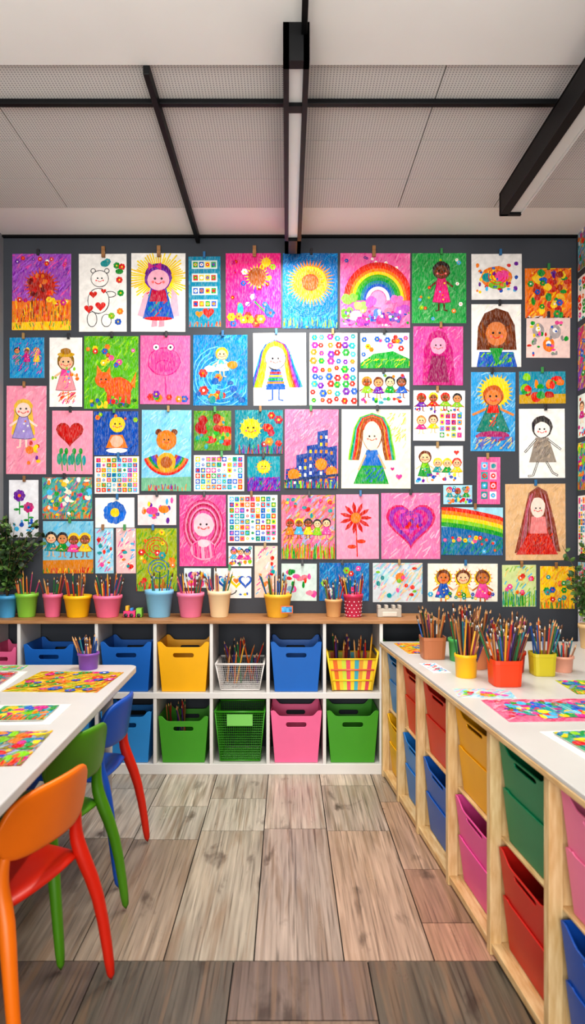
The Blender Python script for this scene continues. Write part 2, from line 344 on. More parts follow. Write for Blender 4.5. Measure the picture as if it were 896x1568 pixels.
def f_girl_rays(d):
    w,h=d.w,d.h
    for k in range(60):
        a=2*math.pi*k/60; l=d.r.uniform(34,48); d.line([(w/2,38),(w/2+l*math.cos(a),38+l*math.sin(a)*.9)],2.2,d.r.choice([Y,'#f9dc4a']))
    d.poly([(20,62),(34,54),(24,100),(10,95)],'#e8b8c8'); d.poly([(62,54),(70,62),(74,96),(60,98)],'#e8b8c8')
    for x in (36,47): d.poly([(x-3,98),(x+4,98),(x+4,112),(x-5,113)],'#d9a0b0')
    d.poly([(30,54),(54,54),(66,100),(18,100)],B); d.hatch(24,60,58,98,[B,T,R],50,1.6,.1); d.poly([(32,54),(52,54),(56,74),(28,74)],'#b8304c'); d.ell(w/2,100,22,3,'#e04a50')
    d.ell(w/2,38,21,20,P); d.ell(w/2,41,17,16,'#f0b6c6',20,.02); d.face(w/2,40,14); d.arc(w/2,34,18,16,3.3,6.1,5,'#6a2f80'); d.poly([(26,14),(36,20),(26,26)],MG);d.poly([(46,14),(36,20),(46,26)],MG)
def f_table_rows(d):
    for j in range(4):
        y=6+j*20; d.poly([(5,y),(44,y),(44,y+13),(5,y+13)],'#cfe0dc'); d.grid(6,y+1,43,y+12,4,1,[R,O,G,B,W,Y])
    d.heart(30,86,9,R); d.heart(16,88,6,O); d.grass(106,[O,R],20,8)
def f_flower_person(d):
    w,h=d.w,d.h; d.flowers(6,6,w-6,h-30,16,[MG,R,O,LG,B,W],3,5)
    d.line([(44,44),(46,h-8)],2.5,P); d.line([(44,70),(20,92)],2,P);d.line([(44,74),(66,96)],2,G)
    d.ell(22,86,5,10,T);d.ell(64,88,5,9,B); d.sun(48,36,14,'#8f5230',Y,20,.6); d.sun(62,14,7,Y,Y,12,.9); d.flowers(6,h-24,w-6,h-6,11,[R,O,B,LG,Y],5,8)
def f_bigsun(d):
    w,h=d.w,d.h; d.hatch(0,0,w,h,['#1f7fc0','#0f5c98','#3aa0d8'],240,1.5,.12,12)
    for k in range(7): d.arc(w/2,h*.39,34+k*3,34+k*3,0,6.28,1,'#1565a8',24)
    d.sun(w/2,h*.39,25,Y,O,40,.6); d.sun(w/2,h*.39,18,O,'#e06a10',30,.4); d.ell(w/2,h*.39,13,None,'#8a3c18'); d.hell(w/2,h*.39,12,12,'#b8501c',20,1.2,.15)
    d.grass(h*.96,['#0a4a80','#20a0a0',LG],60,14)
def f_rainbow(d):
    w,h=d.w,d.h; d.hatch(0,0,w,h,['#f27fb2','#f060a0','#f8a8c8','#e868a0'],180,1.5,.08); d.flowers(4,4,w-4,30,8,[W,P,B],2,3)
    for k,c in enumerate([R,'#e8442a',O,Y,'#58a830',G,'#1a7a8c',B,'#f4d8e0']):
        q=50-k*4.3; d.arc(w*.54,h*.62,q,q*1.08,math.pi,2*math.pi,5.2,c,24)
    d.ell(w*.54,h*.62,12,13,'#f2a0c8')
    for x,y,c in [(16,72,'#7fbf56'),(30,82,'#a8cf76'),(10,92,'#6fae48'),(44,76,'#c870c0'),(86,74,'#e080c0'),(96,88,'#b860b8'),(70,86,'#ee90b4'),(24,98,'#f2c0d8'),(52,96,'#6a90d8'),(84,100,'#8058b0'),(38,104,'#b84898'),(66,104,'#d85894')]:
        for t in range(5): d.ell(x+d.r.uniform(-7,7),y+d.r.uniform(-5,5),d.r.uniform(4,8),None,c,12,.08,.10)
    d.blobs(2,88,w-2,h-2,50,[MG,P,B,G,W],1,3)
def f_girl_green(d):
    d.hatch(0,0,d.w,d.h,['#4aa860','#2f8a48','#7cc080'],150,1.4,.1)
    d.flowers(5,5,d.w-5,d.h-5,16,[O,R,LG,LB,W],2,4); d.person(45,28,11,'#6a3a24','#2a1a18','#e04a88','#d03a70',bl=4.2,legc='#5a3020',bw=1.2)
def f_fish(d):
    d.ell(38,36,24,17,O); d.hell(38,36,22,15,Y,24,1.5); d.ell(48,34,12,9,PK); d.ell(24,36,8,7,T); d.ell(40,48,14,6,LG); d.blobs(8,14,70,60,30,[R,O,Y,B,LB,P],1.5,4); d.swirl(40,34,14,R,3)
def f_orange(d):
    d.hatch(0,0,d.w,d.h,[O,R,Y],160,2,.1); d.blobs(4,4,d.w-4,d.h-4,36,[R,O,Y,B,G,'#a83020',P],3,7); d.flowers(6,6,d.w-6,d.h-6,8,[B,G,Y],4,6)
def f_figs(d):
    for x,y,c in [(18,22,'#a8a0a0'),(44,24,'#b0a8a8'),(34,44,O)]: d.ell(x,y,9,11,c); d.ell(x,y-2,4,4,W)
    d.blobs(4,4,d.w-4,d.h-4,36,[R,O,'#909090',B,PK,G,Y],1.5,4)
def f_bighair(d):
    w,h=d.w,d.h; d.hatch(0,0,w,h,['#f4f1ec','#e8ecd8'],40,1)
    d.poly([(w/2-30,70),(w/2-28,34),(w/2-18,14),(w/2,6),(w/2+18,12),(w/2+28,32),(w/2+31,70)],'#6a3418'); d.hell(w/2,h*.45,27,28,'#8a4a24',34,1.3,.2); d.poly([(w*.1,h),(w*.16,h*.76),(w*.84,h*.76),(w*.92,h)],B); d.hatch(12,h*.78,w-12,h,[B,T,G,LG],60,2,.15)
    d.poly([(w*.36,h*.7),(w*.64,h*.7),(w*.5,h*.98)],G); d.ell(w/2,h*.47,16,19,'#d98a60'); d.face(w/2,h*.47,14); d.arc(w/2,h*.34,16,9,3.2,6.2,7,'#5a2a12')
def f_bluefig(d): d.hatch(0,0,d.w,d.h,[LB,B,'#4a9ac8'],90,1.3,.1); d.crowd(4,d.w-4,20,3,4,4); d.hatch(4,8,d.w-4,d.h-6,[PK,MG,B],40,1,.1); 
def f_hatgirl(d): d.person(25,38,11,SK,'#8a6a2a','#f0a0a8',PK,bl=3.8); d.ell(25,26,13,4,'#c8a040'); d.ell(25,21,8,5,'#a87830'); d.hatch(12,84,40,102,[R,PK,O],30,1.2); d.blobs(4,44,46,80,8,[LG,O,LB],1.5,3)
def f_dog(d):
    w,h=d.w,d.h; d.hatch(0,0,w,h,['#7cc030','#4a9a28','#a8d848'],200,1.6,.12); d.flowers(5,5,w-5,h*.4,12,[R,O,B,Y,PK,T],3,5)
    d.poly([(70,74),(80,54),(78,80)],O)
    for x in (38,50,60,68): d.poly([(x-3,85),(x+4,85),(x+3,104),(x-3,104)],'#d84a10')
    d.ell(52,78,22,15,'#e8541c'); d.hell(52,78,20,13,O,12,1.2); d.poly([(19,62),(20,44),(30,58)],O);d.poly([(32,58),(40,46),(41,62)],O); d.ell(30,67,13,12,'#e8641c'); d.face(30,67,10)
    d.blobs(4,98,w-4,h-4,26,[R,B,Y,G,'#2a6a20'],2,5)
def f_pinkface(d):
    w,h=d.w,d.h; d.ell(36,40,25,22,'#d83a80'); d.ell(36,40,23.5,20.5,'#f070a0'); d.hell(36,40,22,19,'#ee6098',24,1.2,.06)
    for q in (24,46): d.ell(q,18,6,6,MG); d.ell(q,18,4.5,4.5,W); d.ell(q,18,1.8,None,BK)
    d.arc(36,46,12,8,3.4,6.0,1.6,MG); d.line([(38,60),(40,94)],2,MG); d.flowers(8,86,w-8,98,7,[R,O,G,P,B],4,7)
def f_bluewave(d):
    w,h=d.w,d.h; d.hatch(0,0,w,h,['#2a90c8','#1a6aa8','#60b8e0'],180,1.6,.12,12)
    for k in range(6): d.arc(w*.5,h*.6,14+k*6,12+k*7,d.r.uniform(0,2),d.r.uniform(4,6),1.6,'#7ac0e2')
    d.person(44,30,8,SK,Y,W,LB,bl=3); d.ell(26,52,9,5,W); d.ell(60,46,8,6,O); d.flowers(10,56,50,96,6,[R,O,'#c02820'],4,8); d.blobs(8,h-40,w-8,h-8,14,['#1a5aa0',T,LB],3,6)
def f_rainhair(d):
    w,h=d.w,d.h; cx=w*.42
    pc=[Y,O,'#e84a2a',MG,P,B,T]; pl=[Y,'#e8c040','#f0b030',LG,P,B,T]
    for k in range(6,-1,-1):
        for q in (-1,1):
            d.line([(cx+q*1,h*.14-k*.5),(cx+q*(9+k*.9),h*.17),(cx+q*(14+k*1.2),h*.27),(cx+q*(16+k*1.8),h*.45),(cx+q*(19+k*2.6),h*.62),(cx+q*(23+k*2.7),h*.74)],4.2,(pc if q>0 else pl)[k])
    d.poly([(cx-7,h*.5),(cx+7,h*.5),(cx+15,h*.78),(cx-15,h*.78)],B)
    for k,c in enumerate([R,Y,G,O,B]): d.line([(cx-8-k*1.4,h*.55+k*5),(cx+8+k*1.4,h*.55+k*5)],3.2,c)
    d.ell(cx,h*.34,16,19,BK); d.ell(cx,h*.34,15,18,'#f6e8dc'); d.face(cx,h*.36,12)
    d.arc(cx,h*.31,16,16,3.3,6.1,4,Y)
    for q in (-1,1): d.line([(cx+q*5,h*.78),(cx+q*5,h*.92),(cx+q*11,h*.93)],2.2,B)
    d.hatch(w*.7,4,w-2,h*.3,['#f4e8b8',W],14,1)
def f_flowergrid(d):
    for i in range(6):
        for j in range(9): d.flower(7+i*12+d.r.uniform(-2,2),7+j*12+d.r.uniform(-2,2),d.r.uniform(3.5,6),d.r.choice([R,O,B,MG,T,LB,G,P,R]),d.r.choice([Y,W]),6)
def f_hill(d): d.poly([(0,0),(d.w,0),(d.w,25),(0,30)],'#d8e8ee'); d.poly([(0,46),(20,32),(50,28),(d.w,40),(d.w,d.h),(0,d.h)],G); d.flowers(4,6,d.w-4,d.h-20,14,[R,O,PK,Y,B],3,5); d.hatch(0,40,d.w,d.h,[LG,G,Y],50,1.2)
def f_people(d): d.crowd(3,d.w-3,d.h*.3,max(3,int(d.w/19)),min(6.5,d.h*.14)); d.blobs(3,d.h*.75,d.w-3,d.h-3,16,BRT,1.5,3.5); d.flowers(3,3,d.w-3,8,6,BRT,2,3)
def f_peoplerows(d): d.crowd(3,d.w-3,12,4,6,2); d.crowd(3,d.w*.5,46,2,6,2); d.grid(d.w*.5,34,d.w-4,d.h-4,4,4,BRT+[W]); d.blobs(3,28,d.w-3,36,14,BRT,1.2,2.5)
def f_veil(d):
    w,h=d.w,d.h; d.hatch(0,0,w,h,['#f078b0','#f8a8cc','#e05a98'],120,1.4,.1); cx=w/2
    d.poly([(cx-24,h),(cx-22,h*.4),(cx-12,h*.12),(cx,h*.06),(cx+12,h*.12),(cx+22,h*.4),(cx+26,h)],'#b83078'); d.hatch(cx-19,26,cx+19,h,['#a82a68','#e060a0'],60,1.3,.15)
    d.poly([(cx-10,h*.5),(cx+10,h*.5),(cx+17,h*.95),(cx-17,h*.95)],'#8a2458'); d.ell(cx,h*.33,12,13,'#f0a8c0'); d.face(cx,h*.33,10)
def f_sungirl(d):
    w,h=d.w,d.h; d.hatch(0,0,w,h,['#3a98d0','#78bce0','#a8d8ec'],140,1.5,.1); d.sun(w*.55,30,22,Y,'#f4c020',26,.4); d.person(w*.5,38,13,'#d98a5a','#c05a20','#2a7a6a',R,bl=4,bw=1.9,legc=BR); d.ell(w/2,98,26,8,'#a03a6a'); d.hatch(4,100,w-4,h-3,[Y,B,P],70,1.6)
def f_fruit(d): d.hatch(0,0,d.w,d.h,['#3a9ab0',T,'#5ab0c8'],70,1.4,.1); d.poly([(0,d.h*.72),(d.w,d.h*.7),(d.w,d.h),(0,d.h)],'#c8a030'); d.blobs(6,8,d.w-6,d.h-8,18,[R,G,O,'#c02020',LG],3,8)
def f_greygirl(d):
    w,h=d.w,d.h; cx=w*.5; d.poly([(cx-10,44),(cx+10,44),(cx+22,82),(cx-20,82)],'#948a80'); d.hatch(cx-12,48,cx+12,80,['#7a7068','#b0a090'],50,1.2,.1)
    for pl in [[(cx-10,48),(cx-26,66)],[(cx+10,48),(cx+28,62)],[(cx-7,82),(cx-14,102),(cx-21,103)],[(cx+7,82),(cx+16,98),(cx+23,102)]]: d.line(pl,3.2,BK); d.line(pl,1.2,W)
    d.ell(cx,28,16,17,'#3a3434'); d.hell(cx,26,15,16,BK,20,1.2); d.ell(cx,32,12,12,'#f4ece4'); d.face(cx,32,10)
def f_yellowhair(d): 
    w,h=d.w,d.h; d.hatch(0,0,w,h,['#f4a8bc','#f8c4d2','#e890ac'],120,1.4,.08); d.person(26,36,12,'#f6dcd0','#e8c060','#a898d0','#b0a0d8',long=3.2,bl=3.6); d.blobs(30,80,50,h-10,12,[O,Y,R,P],2,4); d.sun(36,98,6,O,Y,10,.6)
def f_heart_leaf(d):
    d.heart(27,34,21,'#a81c18'); d.heart(27,34,17,'#c82a24')
    for x in (14,22,34,44):
        d.line([(x,66),(x+2,92)],1.4,G); d.ell(x-3,74,3.5,9,'#3a9a7a'); d.ell(x+5,76,3,8,T); d.ell(x,62,3,5,G)
def f_sunfig(d): d.hatch(0,0,d.w,d.h,['#1848a0','#2a68c0','#103880'],90,1.6,.12); d.poly([(18,56),(26,36),(44,36),(52,56)],'#e07a2a'); d.ell(35,46,10,9,'#f0b8a0'); d.ell(36,20,12,12,Y); d.face(36,20,10); d.ell(35,60,16,4,W); d.flowers(4,4,d.w-4,14,5,[R,O,LG],2,4)
def f_grid1(d): d.grid(2,2,d.w-2,d.h-2,int(d.w/8),int(d.h/8),[R,O,Y,G,B,LB,PK,T,W,'#e8e0d8'],.08)
def f_creature(d):
    w,h=d.w,d.h; d.hatch(0,0,w,h,['#98d0ea','#78bce0','#b8e0f0'],150,1.5,.08); d.poly([(0,h*.84),(w,h*.82),(w,h),(0,h)],'#78b090')
    for k,c in enumerate([R,O,G,B,P,'#b04a20']):
        d.arc(w/2,64,34-k*3.5,34-k*3.5,.35,2.8,4,c,16)
    for q in (-1,1): d.ell(w/2+q*12,34,5,5,BR)
    d.ell(w/2,46,16,15,'#c8783a'); d.hell(w/2,46,14,13,O,20,1.3); d.ell(w/2,80,15,15,'#d8a030'); d.ell(w/2,80,9,9,'#a85a20'); d.face(w/2,46,9)
    d.grass(h-4,[R,O,P],30,8)
def f_apples(d): d.hatch(0,0,d.w,d.h,['#5a8a3a',G,'#88a040'],90,1.6,.12); d.blobs(6,10,d.w-6,d.h-8,12,['#c02a20',R,'#a02018',O],5,9); d.blobs(4,4,d.w-4,d.h-4,16,[G,LG,T],2,4)
def f_tealsun(d): d.hatch(0,0,d.w,d.h,['#2a8a9a','#1f7488','#50a8a8'],110,1.5,.1); d.sun(24,28,15,Y,Y,14,.3); d.face(24,28,12); d.flowers(44,8,d.w-6,d.h-10,8,[R,'#a02a40',O],4,7); d.grass(d.h-1,[G,P,R,'#204a60'],50,14)
def f_city(d):
    w,h=d.w,d.h; d.hatch(0,0,w,h*.6,['#f0a0b8','#e888a8','#f4b8c8'],150,1.5,.08)
    for x0,x1,y in [(2,18,92),(18,34,70),(34,50,56),(50,66,34),(66,80,58)]:
        d.poly([(x0,y),(x1,y-3),(x1,h),(x0,h)],'#143f8c'); d.hatch(x0+1,y+2,x1-1,h,['#1c4f9c','#2a3a80'],26,1.6,.15)
        for yy in range(int(y)+6,110,11):
            for xx in range(int(x0)+4,int(x1)-3,8): d.poly([(xx,yy),(xx+3.5,yy),(xx+3.5,yy+5),(xx,yy+5)],d.r.choice([Y,O,W,'#203870']))
    for x,y in [(56,84),(14,100),(72,96)]: d.sun(x,y,9,O,R,12,.5)
    d.line([(0,110),(w,100)],4,'#16305c'); d.grass(h-1,[G,R,B,LG],70,12)
def f_rgirl(d):
    w,h=d.w,d.h; cx=w*.44
    d.hatch(cx+22,6,w-8,60,['#e8f0b0','#b8d890',Y],50,1.2)
    for k,c in enumerate([LG,G,T,'#c03020',R,O,'#8a4a28']):
        q=7-k
        for sgn in (-1,1):
            d.line([(cx+sgn*0,14-q*.9),(cx+sgn*(9+q*1.2),17-q*.5),(cx+sgn*(14+q*1.7),30),(cx+sgn*(15+q*2.0),48),(cx+sgn*(17+q*2.2),64),(cx+sgn*(20+q*2.0),76)],4.6,c)
    d.poly([(cx-8,62),(cx+8,62),(cx+26,114),(cx-28,114)],G); d.poly([(cx-8,62),(cx+8,62),(cx+15,86),(cx-15,86)],'#2a6ab8'); d.hatch(cx-18,90,cx+18,112,[G,'#2a8a70',B],60,1.5,.12)
    d.line([(cx-10,70),(cx-20,92)],3,'#e8b090'); d.line([(cx+10,70),(cx+20,90)],3,'#e8b090')
    d.ell(cx,40,15,23,'#8a4a28'); d.ell(cx,40,14,22,'#f6d8c0'); d.face(cx,42,11); d.arc(cx,38,15,22,3.5,5.9,4,'#b04a2a'); d.heart(w-18,h-18,5,PK); d.heart(w-28,h-30,3,MG)
def f_teal2(d): d.poly([(0,d.h*.62),(d.w,d.h*.6),(d.w,d.h),(0,d.h)],P); d.sun(d.w/2,d.h*.3,10,Y,O,14,.4); d.face(d.w/2,d.h*.3,7); d.hatch(0,d.h*.6,d.w,d.h,[P,MG,B],50,1.4); d.grass(d.h*.66,[G,B],20,8)
def f_greenfig(d): d.person(16,18,8,SK,BR,G,LG,bl=3.4); d.crowd(28,d.w-2,26,3,6,2.2); d.blobs(4,42,d.w-4,d.h-4,20,BRT,1.5,3); d.heart(d.w-10,10,4,R)
def f_houses(d): d.grid(4,6,d.w-4,d.h-6,2,4,['#f4c0d0',LB,R,W,T]); 
def f_twofl(d): d.flower(16,24,9,P,O,7,28); d.flower(30,42,8,'#c04a80',B,7,26); d.blobs(6,60,40,82,10,[LB,B,R],1.5,4)
def f_mix(d): d.hatch(0,0,d.w,d.h,BRT,260,1.6,.08,7); d.blobs(3,3,d.w-3,d.h-3,54,[O,T,R,W,G,Y,LB,MG,CR],2,5); d.grass(d.h-2,[G,R,O],40,10)
def f_crowd2(d): d.hatch(0,0,d.w,d.h*.7,[LB,'#a8d8e8'],80,1.4,.08); d.poly([(0,d.h*.75),(d.w,d.h*.73),(d.w,d.h),(0,d.h)],'#d88a3a'); d.crowd(4,d.w-4,d.h*.34,4,7.5); d.grass(d.h-2,[O,G,R,Y],50,8)
def f_bflower(d): d.flower(d.w/2,d.h*.5,17,'#1a6ac8',O,9); d.ell(d.w/2,d.h/2,7,None,Y)
def f_birds(d): d.blobs(6,8,d.w-6,d.h-6,20,[PK,O,LB,P,'#f4b0a0',Y],2,5); d.ell(22,24,9,6,PK); d.ell(40,22,8,6,O)
def f_pale(d): d.hatch(2,2,d.w-2,d.h-2,[LB,W,'#f0c8c8',PK,CR],50,1.4,.06); d.blobs(4,8,d.w-4,d.h-8,10,[R,LB,O,PK,T],1.5,4)
def f_lime(d): d.hatch(0,0,d.w,d.h,['#a8b838','#c8b030',G,'#88a830'],170,1.8,.12); d.swirl(30,30,18,R,4); d.swirl(34,62,16,B,3); d.flowers(6,6,d.w-6,d.h-6,12,[O,R,Y,T],3,6); d.grass(d.h-2,[G,O,R],40,12)
def f_portrait(d):
    w,h=d.w,d.h; d.hatch(0,0,w,h,['#f088b4','#e8689c','#f8a8c8'],150,1.5,.1); cx=w*.52
    for k in range(8): d.arc(cx,48,30-k*1.6,40-k*2,2.2,7.2,2.2,['#b82a60','#e06a98','#f4a0bc','#a8204c'][k%4],20)
    d.ell(cx,84,20,16,'#f2a8c0'); d.hell(cx,84,20,16,'#d85088',20,1.4); d.ell(cx,74,9,6,'#f8d0d8'); d.ell(cx,46,16,18,'#f6c8d0'); d.face(cx,46,13)
def f_griddots(d): d.grid(2,2,d.w-2,d.h-2,9,8,[R,O,Y,G,B,LB,PK,T,W,W],.08)
def f_scrcity(d): d.hatch(0,0,d.w,d.h,['#f0a0b8',O,G,PK,LB,Y,'#e86a80'],260,1.8,.1,10); d.crowd(6,d.w-6,d.h*.45,5,5.5,3); d.grass(d.h-2,[G,LG,R,O],110,24); d.blobs(4,6,d.w-4,40,16,[Y,R,PK,T],2,4)
def f_redflower(d):
    w,h=d.w,d.h; cx,cy=w*.46,36; d.line([(cx,cy),(cx+2,h-4)],1.8,R)
    for k in range(11):
        a=2*math.pi*k/11; d.poly([(cx+6*math.cos(a-.35),cy+6*math.sin(a-.35)),(cx+18*math.cos(a-.16),cy+18*math.sin(a-.16)),(cx+25*math.cos(a),cy+25*math.sin(a)),(cx+18*math.cos(a+.16),cy+18*math.sin(a+.16)),(cx+6*math.cos(a+.35),cy+6*math.sin(a+.35))],'#c01c14',.03)
    d.ell(cx,cy,8,None,O); d.ell(cx-6,cy+44,7,3,'#d04a30'); d.ell(cx+8,cy+36,7,3,'#d04a30')
def f_bigheart(d):
    w,h=d.w,d.h; d.hatch(0,0,w,h,['#f4a8c4','#f088b0','#f8c8d8'],160,1.5,.1); d.heart(w/2,46,38,'#d02a64'); d.heart(w/2,46,34,'#9840a4'); d.heart(w/2,45,27,'#c84084'); d.heart(w/2,44,19,'#a848a8'); d.hell(w/2,42,18,18,'#7a3aa0',16,1.2,.1); d.swirl(w/2,42,13,MG,5); d.blobs(30,26,60,60,14,[R,P,PK,'#6a60c0'],2,4)
def f_rainhill(d):
    w,h=d.w,d.h; d.poly([(0,0),(w,0),(w,30),(0,30)],'#a8d8e8')
    for k,c in enumerate([R,O,Y,LG,G]): d.line([(x,2+k*6+16*(x/w)**1.5) for x in range(0,int(w)+8,8)],6.5,c)
    d.poly([(0,30)]+[(x,30+16*(x/w)**1.5) for x in range(0,int(w)+8,8)]+[(w,h),(0,h)],'#1a6aa4'); d.hatch(0,48,w,h,['#1f7ab0',T,'#125a90',G],140,1.6,.12); d.flowers(5,44,w-5,h-4,18,[R,O,PK,LB,Y],2,4)
def f_longhair(d):
    w,h=d.w,d.h; d.hatch(0,0,w,h,['#dcb890','#e4c4a4','#d0a880'],90,1.3,.06); cx=w*.54
    d.poly([(cx-14,14),(cx,4),(cx+14,12),(cx+26,60),(cx+34,104),(cx+10,100),(cx-14,100),(cx-36,106),(cx-24,56)],'#8a4a3c')
    for k in range(26):
        q=d.r.choice((-1,1)); t=d.r.uniform(0,1); d.line([(cx+q*(4+8*t),12+6*t),(cx+q*(12+6*t),40),(cx+q*(14+14*t),98)],1.4,d.r.choice(['#b8606a','#6a3020','#b87888','#7a3a2a']),True,.1)
    d.poly([(cx-8,56),(cx+10,56),(cx+16,76),(cx+30,108),(cx-34,108),(cx-14,76)],'#c83028'); d.hatch(cx-20,76,cx+22,108,['#e05a48','#a82220'],60,1.4,.12); d.poly([(cx-10,50),(cx+11,50),(cx+14,76),(cx-13,76)],'#e09090')
    d.ell(cx,36,11,16,'#f0dcd0'); d.face(cx,38,9)
def f_hearts2(d):
    for x,c,c2 in [(15,B,LB),(34,Y,O),(48,B,W)]: d.heart(x,20,11,c); d.heart(x,19,7,W); d.heart(x,19,5,c2)
    d.arc(20,34,14,7,0,3,1.5,BK); d.blobs(4,34,52,44,6,[B,Y],1.5,3)
def f_cars(d): d.blobs(4,10,d.w-4,d.h-6,20,[PK,LB,R,'#f090a0',G,'#90b8d0'],2,6)
def f_blueflowers(d): d.hatch(0,0,d.w,d.h,[B,'#3a90c8',LB],100,1.5,.12); d.flowers(6,8,d.w-6,d.h-8,10,[Y,R,LG,PK,W],4,6)
def f_pastel(d): d.hatch(0,0,d.w,d.h,['#f490a8',LB,'#f8c878','#88ccc4'],120,1.6,.08,12); d.sun(d.w*.55,22,7,O,Y,12,.5); d.blobs(6,8,d.w-6,d.h-8,12,[R,PK,T,LG],2,4)
def f_three(d):
    for i,(x,c,dr) in enumerate([(24,'#d98a5a',B),(54,SK,Y),(84,'#c07848',PK)]):
        d.sun(x,22,13,Y,O if i!=1 else R,16,.3); d.person(x,22,9,c,BR,dr,bl=3.2)
    d.flowers(4,44,d.w-4,d.h-4,18,BRT,2,4)
def f_plants(d): d.hatch(2,2,d.w-2,d.h-2,['#e8d088','#98c068',LB],60,1.6,.06); d.grass(d.h-4,[G,LG,T],60,24); d.flowers(6,12,d.w-6,d.h-20,9,[R,O,PK],3,5)
def f_yellow(d): d.hatch(0,0,d.w,d.h,[Y,O,'#f0b840'],110,1.6,.08); d.flowers(6,8,d.w-6,d.h-8,12,[R,O,T,G,B],3,5); d.grass(d.h-2,[G,O],40,12)
def f_landscape(d): d.hatch(0,0,d.w,d.h,[G,T,LB,B,Y],int(d.w*d.h/22),2.4,.1,12); d.blobs(4,4,d.w-4,d.h-4,int(d.w*d.h/70),[G,R,O,Y,T,B,LG,MG],2,7); d.grass(d.h-2,[R,O,G],60,14)
def f_warm(d): d.hatch(0,0,d.w,d.h,[O,Y,R,LG,'#e8a030'],int(d.w*d.h/22),2.4,.1,12); d.flowers(4,4,d.w-4,d.h-4,int(d.w*d.h/200),[R,O,G,T,B,MG],3,6)
LST=[(19,389,109,506,'#a860b8',f_field),(121,389,194,508,W,f_bear),(201,388,284,508,W,f_girl_rays),(289,393,338,501,'#2a8aa8',f_table_rows),(346,388,430,502,'#ea5a94',f_flower_person),
(433,388,517,503,'#1a74b4',f_bigsun),(521,388,628,502,'#f080b0',f_rainbow),(631,388,714,495,'#3f9e56',f_girl_green),(722,389,799,459,'#eeece8',f_fish),(804,411,875,487,O,f_orange),(806,484,873,548,'#ecd4cc',f_figs),(722,466,798,562,W,f_bighair),
(15,517,68,579,'#3a94c4',f_bluefig),(76,517,126,623,W,f_hatgirl),(129,515,212,626,'#5fb02e',f_dog),(215,514,291,619,'#f580ac',f_pinkface),(296,513,379,621,'#2080bc',f_bluewave),(388,510,469,621,W,f_rainhair),(474,510,547,621,W,f_flowergrid),(552,510,627,564,'#e8ece4',f_hill),(550,570,627,621,'#e4ecf0',f_people),
(633,500,709,590,'#ee6ca8',f_veil),(633,598,712,675,W,f_peoplerows),(721,570,789,691,'#58a4d8',f_sungirl),(795,569,866,618,'#2a8ea8',f_fruit),(795,626,865,732,W,f_greygirl),
(10,591,71,726,'#f4a4b8',f_yellowhair),(80,629,142,726,'#f6a4b8',f_heart_leaf),(144,630,212,697,'#1c50a8',f_sunfig),(145,699,213,756,W,f_grid1),(217,628,293,752,'#8cc8e4',f_creature),(297,629,354,690,'#5a8a3a',f_apples),(360,628,433,695,'#208090',f_tealsun),(436,627,518,748,'#ee8cac',f_city),(523,627,629,748,CR,f_rgirl),(297,697,374,752,'#e8e4dc',f_grid1),(379,699,429,752,'#2090a0',f_teal2),(635,683,709,741,W,f_greenfig),(731,700,766,772,'#f07aa8',f_houses),(679,743,723,772,'#acd4e4',f_people),
(14,735,59,823,'#e8e8ec',f_twofl),(65,731,141,795,'#5aa8a0',f_mix),(66,798,143,878,'#8cc8e0',f_crowd2),(146,762,206,808,W,f_bflower),(211,758,270,804,'#f2dcdc',f_birds),(146,809,174,878,'#a8d8ec',f_pale),(178,809,208,878,'#f4c8c8',f_pale),(209,809,271,905,'#a0b030',f_lime),(275,758,346,867,'#ec6ca0',f_portrait),(349,758,425,831,W,f_griddots),(350,836,387,867,W,f_people),(390,836,425,915,'#f0d4c4',f_pale),(431,758,513,856,'#ee90a4',f_scrcity),(515,757,580,856,'#f6a4bc',f_redflower),(584,755,674,856,'#f08cb4',f_bigheart),(676,777,770,850,'#1a6aa4',f_rainhill),(774,741,866,858,'#dcb890',f_longhair),
(282,870,323,900,'#dce8e8',f_birds),(328,870,385,916,W,f_hearts2),(431,863,485,920,'#cfe0da',f_cars),(489,862,565,920,'#2070b0',f_blueflowers),(571,862,647,922,'#d0d8dc',f_pastel),(655,863,762,921,'#f4efe0',f_three),(769,865,821,929,'#d0dca0',f_plants),(827,867,880,932,Y,f_yellow)]
MW=Matrix(((1,0,0,0),(0,0,-1,0),(0,1,0,0),(0,0,0,1)))
MR=Matrix(((0,0,-1,0),(-1,0,0,0),(0,1,0,0),(0,0,0,1)))
pegs=MB('clothespins')
pw=[wood('peg_wood','#a87a4a','#7a522e',(1,1,6)),plastic('#2c2c30'),plastic('#2a6a9a'),plastic('#3a8a4a'),plastic('#a08050')]
def peg(x,z,kind,hh,ww):
    y1=WY-.0045
    for q in (-1,1): pegs.box(x-ww/2,x+ww/2,y1-.007-.0035*(1+q),y1-.007-.0035*(1+q)+.006,z-hh*.45,z+hh*.55,kind)
    pegs.tube([(x-ww*.6,y1-.008,z),(x+ww*.6,y1-.008,z)],.004,mat('peg_spring','#8a8a8a',.3,metal=1),8)
for i,(x0,y0,x1,y1,bg,fn) in enumerate(LST):
    w,h=x1-x0,y1-y0; d=D(w,h,bg,.05,0,i); fn(d)
    cx=((x0+x1)/2-440)*K; cz=CZ-((y0+y1)/2-815)*K
    M=Matrix.Translation((cx,WY-.0005,cz))@Matrix.Rotation(R_.uniform(-.008,.008),4,'Y')@MW
    d.build('childs_drawing',K,M)
    big=x0 in(121,201,346,521) and y0<400
    if h>44: peg(cx+R_.uniform(-.02,.02),CZ-(y0-815)*K+.004,pw[0] if big else pw[R_.choice([0,1,1,2,3,4])],.062 if big else .034,.02 if big else .014)
pegs.finish(bevel=.001)
